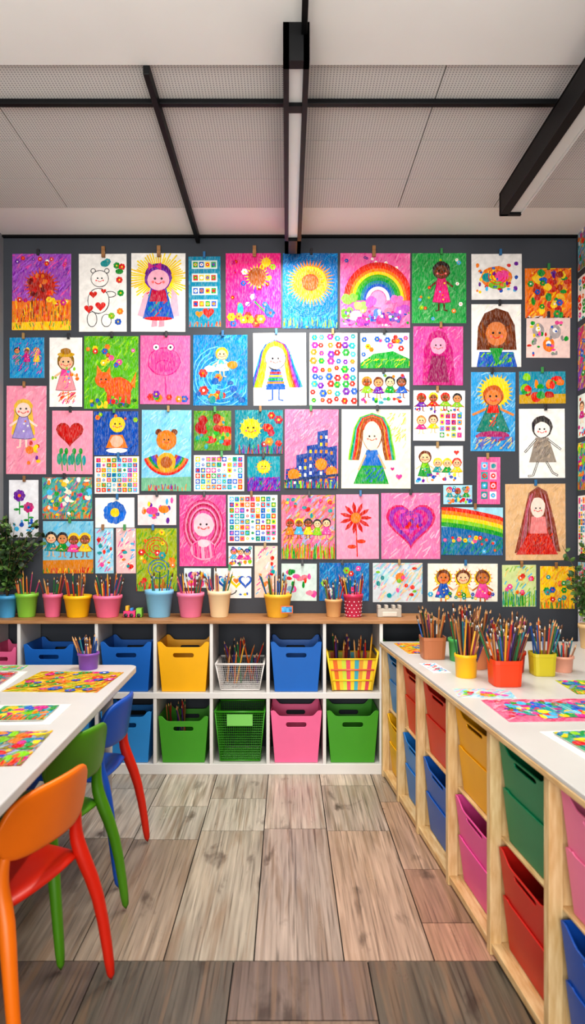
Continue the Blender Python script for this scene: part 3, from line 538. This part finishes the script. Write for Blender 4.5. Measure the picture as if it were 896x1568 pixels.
# drawings on right wall
rows=[(355,420,'#9ad0e0',f_mix),(430,495,W,f_flowergrid),(505,600,'#8a58b0',f_warm),(608,672,'#e8f0e8',f_people),(680,752,'#7ab8a0',f_landscape),(760,850,W,f_griddots),(860,890,'#a8c8d8',f_pastel),(898,985,'#e8e8f0',f_people)]
for col,yy in enumerate([3.60,3.33,3.05]):
    for i,(v0,v1,bg,fn) in enumerate(rows):
        h=v1-v0; d=D(66,h,bg,.05,0,100+i+col*9)
        try: fn(d)
        except Exception as e: print(e)
        M=Matrix.Translation((XR-.0005,yy,CZ-((v0+v1)/2-815)*K))@MR
        d.build('childs_drawing',K,M)
# ------------------------------------------------------------ shelving unit
ZT=.815
wlam=mat('white_laminate','#dedcd8',.35,.02,5)
SX=[-1.605,-1.42,-1.01,-.70,-.402,-.102,.197,.497,.795]
def shelf():
    b=MB('cube_shelving_unit'); t=.009
    for i,x in enumerate(SX): b.box(x-t,x+t,3.452,3.74,.018,.797,wlam)
    b.box(SX[0]-t,SX[-1]+t,3.45,3.742,.0,.055,wlam); b.box(SX[0]-t,SX[-1]+t,3.45,3.742,.40,.432,wlam)
    b.box(SX[0]-.012,SX[-1]+.02,3.44,3.748,.797,ZT,wood('birch_ply','#b98a5c','#9a6c42',(1.2,14,14)))
    b.finish(bevel=.002)
shelf()
PAL=['#b8301f','#c8641f','#d9a030','#26683a','#224f8c','#4a2f70','#a03a62','#7a4a2a','#a8703c','#2e2e36','#22747e','#c49058','#6a1c18','#8a5a34']
ptip=pcl('#c89a68')
def pencil(b,p0,p1,r,c):
    p0=Vector(p0);p1=Vector(p1); d=(p1-p0).normalized()
    q=p1-d*r*4.5
    b.tube([p0,q],r,pcl(c),6,False); b.tube([q,p1-d*r*1.2],[r*.98,r*.35],ptip,6,False,False); b.tube([p1-d*r*1.2,p1],[r*.36,r*.08],pcl(c),5,False)
def brush(b,p0,p1,r,c):
    p0=Vector(p0);p1=Vector(p1); d=(p1-p0)
    b.tube([p0,p0+d*.4,p0+d*.8],[r*.5,r,r*.9],pcl(c),7); b.tube([p0+d*.8,p0+d*.9],[r*1.1,r*1.1],mat('ferrule','#b8b8b4',.3,metal=.9),7)
    b.tube([p0+d*.9,p0+d*.96,p1],[r*1.1,r*1.3,r*.2],pcl('#5a3a22'),7)
def bundle(b,cx,cy,z0,rb,h,n,l0,l1,r=.0036,spread=1.0,zb=.012):
    for i in range(n):
        a=R_.uniform(0,6.28); q=rb*math.sqrt(R_.random())*.75; l=R_.uniform(l0,l1); a2=a+R_.uniform(-.9,.9)
        s=R_.uniform(.05,.36)*spread; mx=max(.02,(rb*.95-q)/h*1.0+.12); s=min(s,mx*1.6)
        p0=(cx+q*math.cos(a),cy+q*math.sin(a),z0+zb)
        p1=(p0[0]+l*s*math.cos(a2),p0[1]+l*s*math.sin(a2)*.7,p0[2]+l*math.sqrt(1-min(.9,s*s)))
        (pencil if R_.random()<.8 else brush)(b,p0,p1,r*R_.uniform(.9,1.15),R_.choice(PAL))
def pot(name,cx,cy,z,rb,rt,h,col,n=16,l0=.16,l1=.22,square=0,rim=.004,dots=None):
    b=MB(name); m=plastic(col)
    b.lathe(cx,cy,[(rb*.96,z),(rb,z+.003),(rt,z+h*.84),(rt+rim,z+h*.85),(rt+rim,z+h),(rt-.003,z+h),(rb-.005,z+.012)],m,28,square)
    if dots:
        for j in range(5):
            for k in range(12):
                a=2*math.pi*(k+.5*(j%2))/12; rr=rb+(rt-rb)*(j+.6)/6; p=Vector((cx+rr*math.cos(a),cy+rr*math.sin(a),z+h*(.08+.15*j))); o=Vector((math.cos(a),math.sin(a),0))
                b.tube([p-o*.001,p+o*.0016],.0032,plastic(dots),8,False)
    if n: bundle(b,cx,cy,z,rb-.006,h,n,l0,l1)
    return b.finish()
kk=.0036
for (x0,x1,y0,c,n) in [(24,58,908,'#8cc84a',13),(66,95,909,'#e8759a',10),(98,140,911,'#f4c21e',16),(143,187,911,'#f0799e',18),(222,266,903,'#86c6ea',7),(271,313,907,'#ec86ac',14),(318,354,904,'#f0dcb4',14),(404,447,909,'#f0c044',16),(498,524,917,'#dcae78',14),(526,556,909,'#c8385e',14)]:
    cx=((x0+x1)/2-440)*kk; rt=(x1-x0)/2*kk*.95; h=(944-y0)*kk
    pot('pencil_pot',cx,3.6,ZT+.0005,rt*.78 if c not in('#dcae78','#c8385e') else rt*.85,rt,h,c,n,h+.06,h+.12,dots='#f6e6ea' if c=='#c8385e' else None)
b=MB('pot_label'); b.box(-.035,.03,3.507,3.5085,.845,.885,mat('label_card','#e0703a',.6)); b.box(-.030,.025,3.506,3.507,.850,.880,mat('label_art','#4a9ad0',.6,.6,60)); b.finish()
b=MB('toy_block_train'); 
b.box(-.895,-.83,3.56,3.61,ZT+.001,ZT+.035,plastic('#e03a7a')); b.box(-.885,-.868,3.565,3.60,ZT+.035,ZT+.062,plastic('#e8b030')); b.box(-.826,-.795,3.56,3.61,ZT+.001,ZT+.05,plastic('#8cc84a')); b.box(-.86,-.845,3.565,3.60,ZT+.035,ZT+.05,plastic('#3a8ad0'))
for x in (-.88,-.85,-.81): b.tube([(x,3.553,ZT+.012),(x,3.56,ZT+.012)],.011,plastic('#2c2c30'),12)
b.finish(bevel=.003)
b=MB('castle_card_holder'); g=plastic('#b9b2a6'); b.box(.495,.625,3.57,3.62,ZT+.0005,ZT+.045,g)
for x in (.495,.535,.575,.607): b.box(x,x+.018,3.57,3.62,ZT+.045,ZT+.065,g)
b.box(.52,.60,3.565,3.57,ZT+.005,ZT+.03,plastic('#d8d0c4')); b.finish(bevel=.003)
# ------------------------------------------------------------ bins
def make_bin(w,h,dep,col,loc,rz=0,slot=True,taper=.84,name='storage_bin',dipv=.9,lobe=.34):
    bm=bmesh.new(); m=plastic(col); td=.9
    def mp(u,v,side):
        W_=w*(taper+(1-taper)*v); Y=(dep/2)*(td+(1-td)*v)*side; return Vector((u*W_,Y,v*h))
    def top():
        p=[(.5,1.0),(.46,1.015),(.42,1.0),(lobe+.03,dipv+.04),(lobe,dipv+.01),(lobe-.05,dipv)]
        return p+[(-u,v) for u,v in p[::-1]]
    for side in (-1,1):
        out=[(-.5,0),(.5,0)]+top()
        vs=[bm.verts.new(mp(u,v,side)) for u,v in out]; es=[bm.edges.new((vs[i],vs[(i+1)%len(vs)])) for i in range(len(vs))]
        if slot:
            sw,sh,vc=.17,.045,.735; q=[]
            for k in range(9): a=-math.pi/2+math.pi*k/8; q.append((sw+sh*.9*math.cos(a),vc+sh*math.sin(a)))
            for k in range(9): a=math.pi/2+math.pi*k/8; q.append((-sw+sh*.9*math.cos(a),vc+sh*math.sin(a)))
            v2=[bm.verts.new(mp(u,v,side)) for u,v in q]; es+=[bm.edges.new((v2[i],v2[(i+1)%len(v2)])) for i in range(len(v2))]
        bmesh.ops.triangle_fill(bm,use_beauty=True,use_dissolve=False,edges=es,normal=Vector((0,side,0)))
    def quad(ps): bm.faces.new([bm.verts.new(p) for p in ps])
    for s in (-1,1): quad([mp(.5*s,0,-1),mp(.5*s,0,1),mp(.5*s,1,1),mp(.5*s,1,-1)])
    quad([mp(-.5,0,-1),mp(.5,0,-1),mp(.5,0,1),mp(-.5,0,1)])
    bmesh.ops.remove_doubles(bm,verts=bm.verts[:],dist=.0004); bmesh.ops.recalc_face_normals(bm,faces=bm.faces[:])
    me=bpy.data.meshes.new(name); bm.to_mesh(me); bm.free(); me.materials.append(m)
    ob=bpy.data.objects.new(name,me); bpy.context.collection.objects.link(ob); ob.location=loc; ob.rotation_euler=(0,0,rz)
    q=ob.modifiers.new('s','SOLIDIFY'); q.thickness=.005; q.offset=0
    q=ob.modifiers.new('b','BEVEL'); q.width=.0015; q.segments=2; q.limit_method='ANGLE'; q.angle_limit=.7
    return ob
BL='#1668bc';YE='#f0b20c';GR='#479a26';PI='#ec6f9c';LBL='#3290d4'
yb=3.585; zu,zl=.435,.058
def ctr(i): return (SX[i]+SX[i+1])/2
make_bin(.15,.235,.25,PI,(ctr(0),yb,zu)); make_bin(.262,.25,.25,BL,(-1.265,yb,zu)); make_bin(.268,.262,.25,BL,(ctr(2),yb,zu)); make_bin(.272,.262,.25,YE,(ctr(3),yb,zu)); make_bin(.268,.262,.25,BL,(ctr(5),yb,zu))
make_bin(.15,.235,.25,GR,(ctr(0),yb,zl)); make_bin(.262,.25,.25,LBL,(-1.18,yb,zl)); make_bin(.268,.27,.25,LBL,(ctr(2),yb,zl)); make_bin(.262,.245,.25,GR,(ctr(3),yb,zl)); make_bin(.268,.275,.25,PI,(ctr(5),yb,zl)); make_bin(.272,.275,.25,GR,(ctr(6),yb,zl))
make_bin(.26,.25,.25,BL,(ctr(7),yb,zl)); make_bin(.26,.25,.25,GR,(ctr(7),yb,zu))
def wire_basket(x,y,z,w,h,dep,col,th,nx,nz,rimc,label=None,pencils=0,name='mesh_basket'):
    root=bpy.data.objects.new(name,None); bpy.context.collection.objects.link(root)
    bm=bmesh.new(); tp=.8
    def P_(u,v,k): 
        s=tp+(1-tp)*v; return Vector((x+u*w/2*s,y+k*dep/2*s,z+.004+v*h))
    def g(fn,a,b_):
        vv=[[bm.verts.new(fn(i/a,j/b_)) for j in range(b_+1)] for i in range(a+1)]
        for i in range(a):
            for j in range(b_): bm.faces.new((vv[i][j],vv[i+1][j],vv[i+1][j+1],vv[i][j+1]))
    for k in (-1,1): g(lambda a,b_:P_(-1+2*a,b_,k),nx,nz)
    for k in (-1,1): g(lambda a,b_:P_(k,b_,-1+2*a),nx,nz)
    g(lambda a,b_:P_(-1+2*a,0,-1+2*b_),nx,nx)
    me=bpy.data.meshes.new('mesh_body'); bm.to_mesh(me); bm.free(); me.materials.append(plastic(col))
    o=bpy.data.objects.new('mesh_body',me); bpy.context.collection.objects.link(o); o.parent=root
    q=o.modifiers.new('w','WIREFRAME'); q.thickness=th; q.use_even_offset=False
    b=MB('rim'); 
    for v,t in ((1,.006),(0,.004)):
        c=[P_(-1,v,-1),P_(1,v,-1),P_(1,v,1),P_(-1,v,1)]
        for i in range(4): b.tube([c[i],c[(i+1)%4]],t,plastic(rimc),8)
    for u in (-1,1):
        for k in (-1,1): b.tube([P_(u,0,k),P_(u,1,k)],.004,plastic(rimc),8)
    if label: b.box(x-w*.26,x+w*.26,y-dep/2-.006,y-dep/2+.001,z+h*.74,z+h*.97,plastic(label))
    b.finish(parent=root)
    if pencils:
        b=MB('pencils')
        for i in range(pencils):
            px=x+R_.uniform(-.36,.36)*w; py=y+R_.uniform(-.3,.3)*dep; l=R_.uniform(.15,.24)
            s=R_.uniform(-.35,.35) if abs(px-x)<w*.25 else R_.uniform(0,.4)*(-1 if px>x else 1)
            pencil(b,(px,py,z+.03),(px+s*l,py,z+.03+l),.004,R_.choice(PAL))
        b.finish(parent=root)
wire_basket(ctr(4),yb,zu,.255,.14,.24,'#d8d4d0',.0022,22,12,'#e4e0dc',pencils=22)
wire_basket(ctr(4),yb,zl,.262,.265,.24,'#3f9422',.0036,22,20,'#3f9422','#7cc860')
def striped(x,y,z,w,h,dep):
    b=MB('striped_basket'); cs=['#f0d030','#e8742c','#f2c83a','#cfe04a','#e85a6a','#f0d030','#4ab0c0','#e8a03a','#f2d84a','#d84a5a','#f0d030']
    def P_(u,v,k): s=.78+.22*v; return Vector((x+u*w/2*s,y+k*dep/2*(.9+.1*v),z+v*h))
    n=11
    for k in (-1,1):
        for i in range(n):
            a=-1+2*i/n; c=-1+2*(i+1)/n
            b.add([P_(a,0,k),P_(c,0,k),P_(c,.93,k),P_(a,.93,k)],[(0,1,2,3)],plastic(cs[i]))
    for u in (-1,1): b.add([P_(u,0,-1),P_(u,0,1),P_(u,1,1),P_(u,1,-1)],[(0,1,2,3)],plastic('#f0c020'))
    b.add([P_(-1,0,-1),P_(1,0,-1),P_(1,0,1),P_(-1,0,1)],[(0,1,2,3)],plastic('#f0c020'))
    for v in (.3,.62,.95):
        for k in (-1,1): b.tube([P_(-1,v,k*1.01),P_(1,v,k*1.01)],.005,plastic('#f0c828' if v!=.62 else '#e06a50'),8)
    for u in (-1,1): b.tube([P_(u,.0,-1.01),P_(u,1.15,-1.01)],.006,plastic('#f0c828'),8); b.tube([P_(u,1.15,-1),P_(u,1.15,1)],.006,plastic('#f0c828'),8)
    for i in range(26):
        px=x+R_.uniform(-.34,.34)*w; l=R_.uniform(.2,.27); s=R_.uniform(-.2,.2); pencil(b,(px,y+R_.uniform(-.3,.3)*dep,z+.02),(px+s*l*.6,y+R_.uniform(-.3,.3)*dep,z+.02+l),.0045,R_.choice(PAL))
    b.finish(solid=0)
striped(ctr(6),yb,zu+.004,.262,.175,.23)
b=MB('pencil_bunch')
for i in range(12): 
    px=ctr(3)+R_.uniform(-.1,.0); pencil(b,(px,yb+R_.uniform(-.06,.06),zl+.03),(px+R_.uniform(-.04,.03),yb+R_.uniform(-.06,.06),zl+.03+R_.uniform(.24,.27)),.004,R_.choice(PAL))
b.finish()
# ------------------------------------------------------------ side counter
def cxy(y): return .50+.08*(3.45-y)
ANG=math.atan(.08)
CT=.705
DV=[3.43,3.11,2.78,2.38,1.99,1.62,1.25,.88]
pine=wood('pine_frame','#e6cb9c','#cba670',(8,8,1.2)); pineh=wood('pine_rail','#e2c696','#c69c66',(8,1.2,8))
def counter():
    b=MB('craft_counter')
    y0,y1=.86,3.435
    def slab(xa,xb,ya,yb_,z0,z1,m):
        vs=[(cxy(y)+x if x<.9 else XR-.01,y,z) for z in (z0,z1) for y in (ya,yb_) for x in (xa,xb)]
        b.add(vs,[(0,2,3,1),(4,5,7,6),(0,1,5,4),(2,6,7,3),(0,4,6,2),(1,3,7,5)],m)
    slab(-.012,9,y0-.01,y1+.005,CT-.012,CT,mat('counter_laminate','#c8c8c4',.3,.05,4))
    slab(-.014,.012,y0-.012,y1+.007,CT-.028,CT-.0121,pineh)
    slab(.0,9,y0,y1,CT-.03,CT-.0125,pineh)
    slab(.0,.03,y0,y1,0.012,.036,pineh); slab(.03,.45,y0,y1,.02,.035,pineh); slab(.03,.45,y0,y1,.350,.358,pineh)
    slab(.43,.45,y0,y1,.035,CT-.03,pineh)
    for i,y in enumerate(DV):
        t=.014
        slab(0-.004,.032,y-t,y+t,0,CT-.03,pine); slab(.032,.43,y-.008,y+.008,.035,CT-.03,pine)
    slab(.45,9,y1-.02,y1,0,CT-.03,pineh); slab(.45,9,y0,y0+.02,0,CT-.03,pineh)
    b.finish(bevel=.002)
counter()
CC=[(LBL,'#f0b814'),('#dc3c20','#2480cc'),('#d43018','#1a62b8'),('#f0b010','#e458a0'),('#0a8458','#c8241a'),('#ee80a6','#1a56b0'),('#e8a030','#55a632')]
for i,(a,c) in enumerate(CC):
    y1_,y0_=DV[i]-.016,DV[i+1]+.016; w=(y1_-y0_)*.975; yc=(y0_+y1_)/2
    for z0,col in ((.360,a),(.038,c)):
        for q in range(2):
            h=.156; x=cxy(yc)+.012+.17
            make_bin(w if q else w*.97,h,.33,col,(x+(.010 if q==0 else 0),yc,z0+q*.142+.002),-math.pi/2+ANG,slot=(q==1),taper=.94,name='drawer_bin',dipv=.82 if q else .985,lobe=.30 if q else .38)
pot('pencil_pot',.665,2.99,CT,.05,.055,.10,'#b5714a',22,.17,.24,square=1,rim=.001)
pot('pencil_pot',.775,2.93,CT,.045,.05,.10,'#4aa858',20,.18,.26)
pot('pencil_pot',.712,2.60,CT,.04,.044,.092,'#f4b814',34,.2,.28,rim=.002)
pot('pencil_pot',.80,2.77,CT,.048,.055,.10,'#f09a68',22,.17,.25)
pot('pencil_pot',.822,2.47,CT,.052,.056,.098,'#de4214',36,.18,.25,square=1,rim=.001)
pot('pencil_pot',.925,2.70,CT,.05,.056,.085,'#c43020',30,.17,.24)
pot('pencil_pot',1.03,2.64,CT,.042,.046,.09,'#c4b42a',22,.17,.23,square=1,rim=.001)
pot('pencil_pot',1.14,2.70,CT,.036,.04,.065,'#e0a088',12,.1,.14)
def flat(x0,x1,y0,y1,z,bg,fn,rot=0,seed=0,name='childs_drawing'):
    s=.004; w=(x1-x0)/s; h=(y1-y0)/s; d=D(w,h,bg,.05,0,seed+200)
    try: fn(d)
    except Exception as e: print('flat',e)
    M=Matrix.Translation(((x0+x1)/2,(y0+y1)/2,z+.0006))@Matrix.Rotation(rot,4,'Z')
    return d.build(name,s,M)
flat(.56,.72,3.08,3.38,CT,'#d8a030',f_warm,.08,1)
flat(.60,.80,2.26,2.39,CT,'#c0d4e0',f_pastel,-.1,2); flat(.585,.66,2.66,2.86,CT,'#dfe2e6',f_pale,.1,3)
def f_pinkland(d):
    d.hatch(0,0,d.w,d.h,['#ee88a0','#e06080','#f8b0c0'],170,2,.08,12); d.ell(d.w*.42,d.h*.5,d.w*.32,d.h*.36,T); d.blobs(d.w*.12,d.h*.18,d.w*.72,d.h*.84,90,[G,T,B,LB,Y,R,MG],2,6); d.hell(d.w*.42,d.h*.5,d.w*.28,d.h*.3,'#a8d8d8',8,1.0); d.blobs(4,4,d.w-4,d.h-4,20,[MG,R,P],1,3)
flat(.665,1.16,1.98,2.24,CT,'#ea7a94',f_pinkland,.04,4)
flat(1.03,1.38,2.30,2.52,CT,'#b8bc48',f_landscape,-.05,5)
flat(.74,1.12,1.62,1.90,CT,W,lambda d:None,.12,6)
flat(.765,1.095,1.645,1.875,CT+.0052,'#4a9a70',f_landscape,.12,8)
flat(1.24,1.54,1.9,2.2,CT,W,f_mix,.3,7)
# ------------------------------------------------------------ table
TZ=.70
def table():
    root=bpy.data.objects.new('classroom_table',None); bpy.context.collection.objects.link(root)
    def ex(y): return -.655+.03*(2.86-y)
    m=mat('table_laminate','#cfcecb',.3,.03,4); b=MB('tabletop')
    out=[(XL+.03,.7),(ex(.7)-.03,.7),(ex(.7),.73)]
    for k in range(7): a=math.pi/2*k/6; out.append((ex(2.82)-.04+.04*math.cos(a),2.82+.04*math.sin(a)))
    out.append((XL+.03,2.86)); n=len(out)
    vs=[(x,y,TZ-.028) for x,y in out]+[(x,y,TZ) for x,y in out]
    b.add(vs,[tuple(range(n))[::-1],tuple(range(n,2*n))]+[(i,(i+1)%n,n+(i+1)%n,n+i) for i in range(n)],m); b.finish(bevel=.004,parent=root)
    for i,(x,y) in enumerate([(-.76,2.76),(-1.52,2.76),(-1.52,.82),(-.76,.82)]):
        b=MB('leg_%d'%(i+1)); b.tube([(x,y,0),(x,y,TZ-.028)],[.016,.024],mat('table_leg','#c9c8c4',.4),14); b.finish(parent=root)
table()
flat(-1.03,-.68,2.36,2.70,TZ,'#d0b030',f_warm,-.04,11); flat(-1.38,-1.06,2.36,2.70,TZ,W,lambda d:None,.1,12); flat(-1.35,-1.09,2.39,2.67,TZ+.0052,'#d8a8a0',f_mix,.1,22)
flat(-1.38,-1.12,2.73,2.83,TZ,'#7cc068',f_pale,.05,13)
flat(-.96,-.72,1.96,2.19,TZ,W,lambda d:None,.05,14); flat(-.93,-.75,1.99,2.16,TZ+.0052,'#4a9a60',f_landscape,.05,24); flat(-1.32,-.99,1.92,2.24,TZ,'#b8c8b0',f_mix,-.1,15)
flat(-1.0,-.67,1.60,1.89,TZ,'#d88a50',f_landscape,.08,16); flat(-1.34,-1.03,1.58,1.88,TZ,'#e89080',f_warm,.1,17); flat(-.88,-.68,1.38,1.56,TZ,'#c4d0d8',f_pastel,.3,18)
pot('pencil_pot',-.845,2.775,TZ,.038,.042,.07,'#7c4aa0',14,.1,.14)
# ------------------------------------------------------------ chairs
def chair(ffoot,rot,W_,back,seat,legs,sh=.39,bh=.635,D_=.30):
    fx,fy=D_/2+.075,W_/2+.03; ca,sa=math.cos(rot),math.sin(rot)
    cx=ffoot[0]-(fx*ca-fy*sa); cy=ffoot[1]-(fx*sa+fy*ca)
    root=bpy.data.objects.new('childs_chair',None); bpy.context.collection.objects.link(root); root.location=(cx,cy,0); root.rotation_euler=(0,0,rot)
    b=MB('seat'); n=12; vs=[];fs=[]
    for i in range(n+1):
        for j in range(n+1):
            u=-1+2*i/n;v=-1+2*j/n; x=u*math.sqrt(1-v*v*.18);y=v*math.sqrt(1-u*u*.18); r=max(abs(u),abs(v))
            vs.append((x*D_/2*1.08,y*W_/2*1.08,sh-.012*(1-r*r)-(.016 if r>.95 else 0)))
    for i in range(n):
        for j in range(n): q=i*(n+1)+j; fs.append((q,q+n+1,q+n+2,q+1))
    b.add(vs,fs,plastic(seat),None,True); b.finish(solid=.014,sub=1,parent=root,offset=-1)
    b=MB('backrest'); vs=[];fs=[]; a,c=20,8
    for i in range(a+1):
        t=-1+2*i/a; hh=.082*(max(0,1-abs(t)**5))**.5+.004
        for j in range(c+1):
            s=-1+2*j/c; z=bh-.08+s*hh+.012*(1-t*t); vs.append((D_/2-.035+.045*(1-t*t)+.16*(z-sh),t*(W_/2+.015),z))
    for i in range(a):
        for j in range(c): q=i*(c+1)+j; fs.append((q,q+c+1,q+c+2,q+1))
    b.add(vs,fs,plastic(back),None,True); b.finish(solid=.018,sub=1,parent=root)
    for k,(sx,sy) in enumerate([(1,1),(1,-1),(-1,1),(-1,-1)]):
        b=MB('leg_%d'%(k+1)); m=plastic(legs[k])
        if sx>0:
            pts=[(fx,sy*fy,0),(fx-.012,sy*(fy-.004),.10),(fx-.035,sy*(fy-.012),sh*.65),(D_/2+.008,sy*W_*.47,sh-.03),(D_/2-.012,sy*W_*.46,sh+.02),(D_/2-.015,sy*W_*.45,sh+.07),(D_/2+.0,sy*W_*.43,bh-.11)]
            b.tube(pts,[.0135,.0155,.018,.022,.021,.017,.012],m,14)
        else:
            pts=[(-fx+.04,sy*fy,0),(-fx+.05,sy*(fy-.008),sh*.5),(-D_/2+.03,sy*W_*.44,sh-.035),(-D_/2+.05,sy*W_*.40,sh-.014)]
            b.tube(pts,[.0135,.016,.02,.018],m,14)
        b.finish(sub=1,parent=root)
OR='#ee780c';RD='#d02810';GN='#4f8c14';BU='#1656b4'
chair((-.50,1.86),math.radians(-18),.32,OR,RD,[RD,OR,RD,OR])
chair((-.545,2.21),math.radians(-20),.27,GN,GN,[GN,GN,'#a8b020',GN],bh=.645)
chair((-.575,2.69),math.radians(-5),.29,BU,BU,[RD,BU,BU,BU])
# ------------------------------------------------------------ plants
def plant(name,cx,cy,z,potc,rb,h,n,lean,leafc,xmin=-9,xmax=9,ln=(.022,.04),per=16):
    b=MB(name); b.lathe(cx,cy,[(rb*.8,z+.0005),(rb,z+.10),(rb+.004,z+.10),(rb+.004,z+.12),(rb-.004,z+.12),(rb-.008,z+.10)],plastic(potc),24)
    ms=[mat('leaf_%d_'%i+c[1:],c,.45,.25,40) for i,c in enumerate(leafc)]; st=mat('stem','#5a4a2a',.7)
    for i in range(n):
        a=R_.uniform(0,6.28); q=R_.uniform(.1,1)*lean; hh=R_.uniform(.35,1)*h
        pts=[Vector((cx+q*t*t*math.cos(a),cy+q*t*t*math.sin(a)*.7,z+.1+hh*t)) for t in (0,.3,.6,1)]
        pts=[Vector((min(xmax,max(xmin,p.x)),min(WY-.06,p.y),p.z)) for p in pts]
        b.tube(pts,[.003,.0025,.002,.001],st,5)
        for k in range(per):
            t=R_.uniform(.25,1.02)*3; i0=min(2,int(t)); p=pts[i0].lerp(pts[i0+1],min(1,t-i0))
            d=Vector((R_.uniform(-1,1),R_.uniform(-1,1),R_.uniform(-.5,.9))).normalized(); l=R_.uniform(*ln)
            s=d.cross(Vector((R_.uniform(-1,1),R_.uniform(-1,1),R_.uniform(-1,1)))).normalized()*l*.32; up=d.cross(s).normalized()*l*.12
            pp=[p,p+d*l*.3+s,p+d*l*.7+s*.8,p+d*l,p+d*l*.7-s*.8,p+d*l*.3-s,p+d*l*.35+up,p+d*l*.7+up]
            pp=[Vector((min(xmax+.03,max(xmin-.02,v.x)),min(WY-.01,v.y),v.z)) for v in pp]
            b.add(pp,[(0,1,6),(1,2,7,6),(2,3,7),(3,4,7),(4,5,6,7),(5,0,6)],R_.choice(ms),None,True)
    return b.finish()
plant('potted_plant',-1.535,3.58,ZT,'#4a9ac8',.05,.48,50,.24,['#24401c','#38592a','#5c7e3c','#1c3018'],-1.60,-1.34,(.026,.044),18)
plant('potted_plant',1.50,3.24,CT,'#c8a878',.05,.42,30,.16,['#2a4a20','#40602c','#587838'],1.33,1.61)
# ------------------------------------------------------------ lights / camera
def area(name,loc,rot,sx,sy,power,col=(1,1,1)):
    l=bpy.data.lights.new(name,'AREA'); l.shape='RECTANGLE'; l.size=sx; l.size_y=sy; l.energy=power; l.color=col
    o=bpy.data.objects.new(name,l); bpy.context.collection.objects.link(o); o.location=loc; o.rotation_euler=rot; return o
area('lamp_light_center',(.03,2.95,2.83),(0,0,0),.05,1.3,34,(1,.95,.88))
area('lamp_light_side',(1.04,1.9,2.75),(0,0,0),.05,2.0,12,(1,.96,.9))
area('fill_overhead',(-.2,1.5,2.9),(math.radians(34),0,0),2.2,.6,34,(1,.97,.93))  # added soft fill overhead, out of view, tilted to the back wall; no fixture
area('fill_behind_camera',(-.3,-2.0,1.5),(math.radians(110),0,0),2.8,1.8,150,(1,.985,.96))  # unseen fill panel added behind the camera to brighten the room; no window modelled
w=bpy.data.worlds.new('World'); bpy.context.scene.world=w; w.use_nodes=True
w.node_tree.nodes['Background'].inputs[0].default_value=(.95,.97,1,1); w.node_tree.nodes['Background'].inputs[1].default_value=.16
cam=bpy.data.cameras.new('camera'); co=bpy.data.objects.new('camera',cam); bpy.context.collection.objects.link(co)
co.location=(0,0,CZ); co.rotation_euler=(math.radians(90),0,0)
cam.sensor_fit='VERTICAL'; cam.sensor_height=36; cam.lens=36*1000/1568; cam.shift_x=8/1568; cam.shift_y=31/1568
cam.clip_start=.05; cam.dof.use_dof=True; cam.dof.focus_distance=3.5; cam.dof.aperture_fstop=3.2
bpy.context.scene.camera=co
vs=bpy.context.scene.view_settings
vs.view_transform='Standard'
for lk in ('Medium High Contrast','Standard - Medium High Contrast'):
    try: vs.look=lk; print('look',lk); break
    except Exception as e: print('look fail',e)
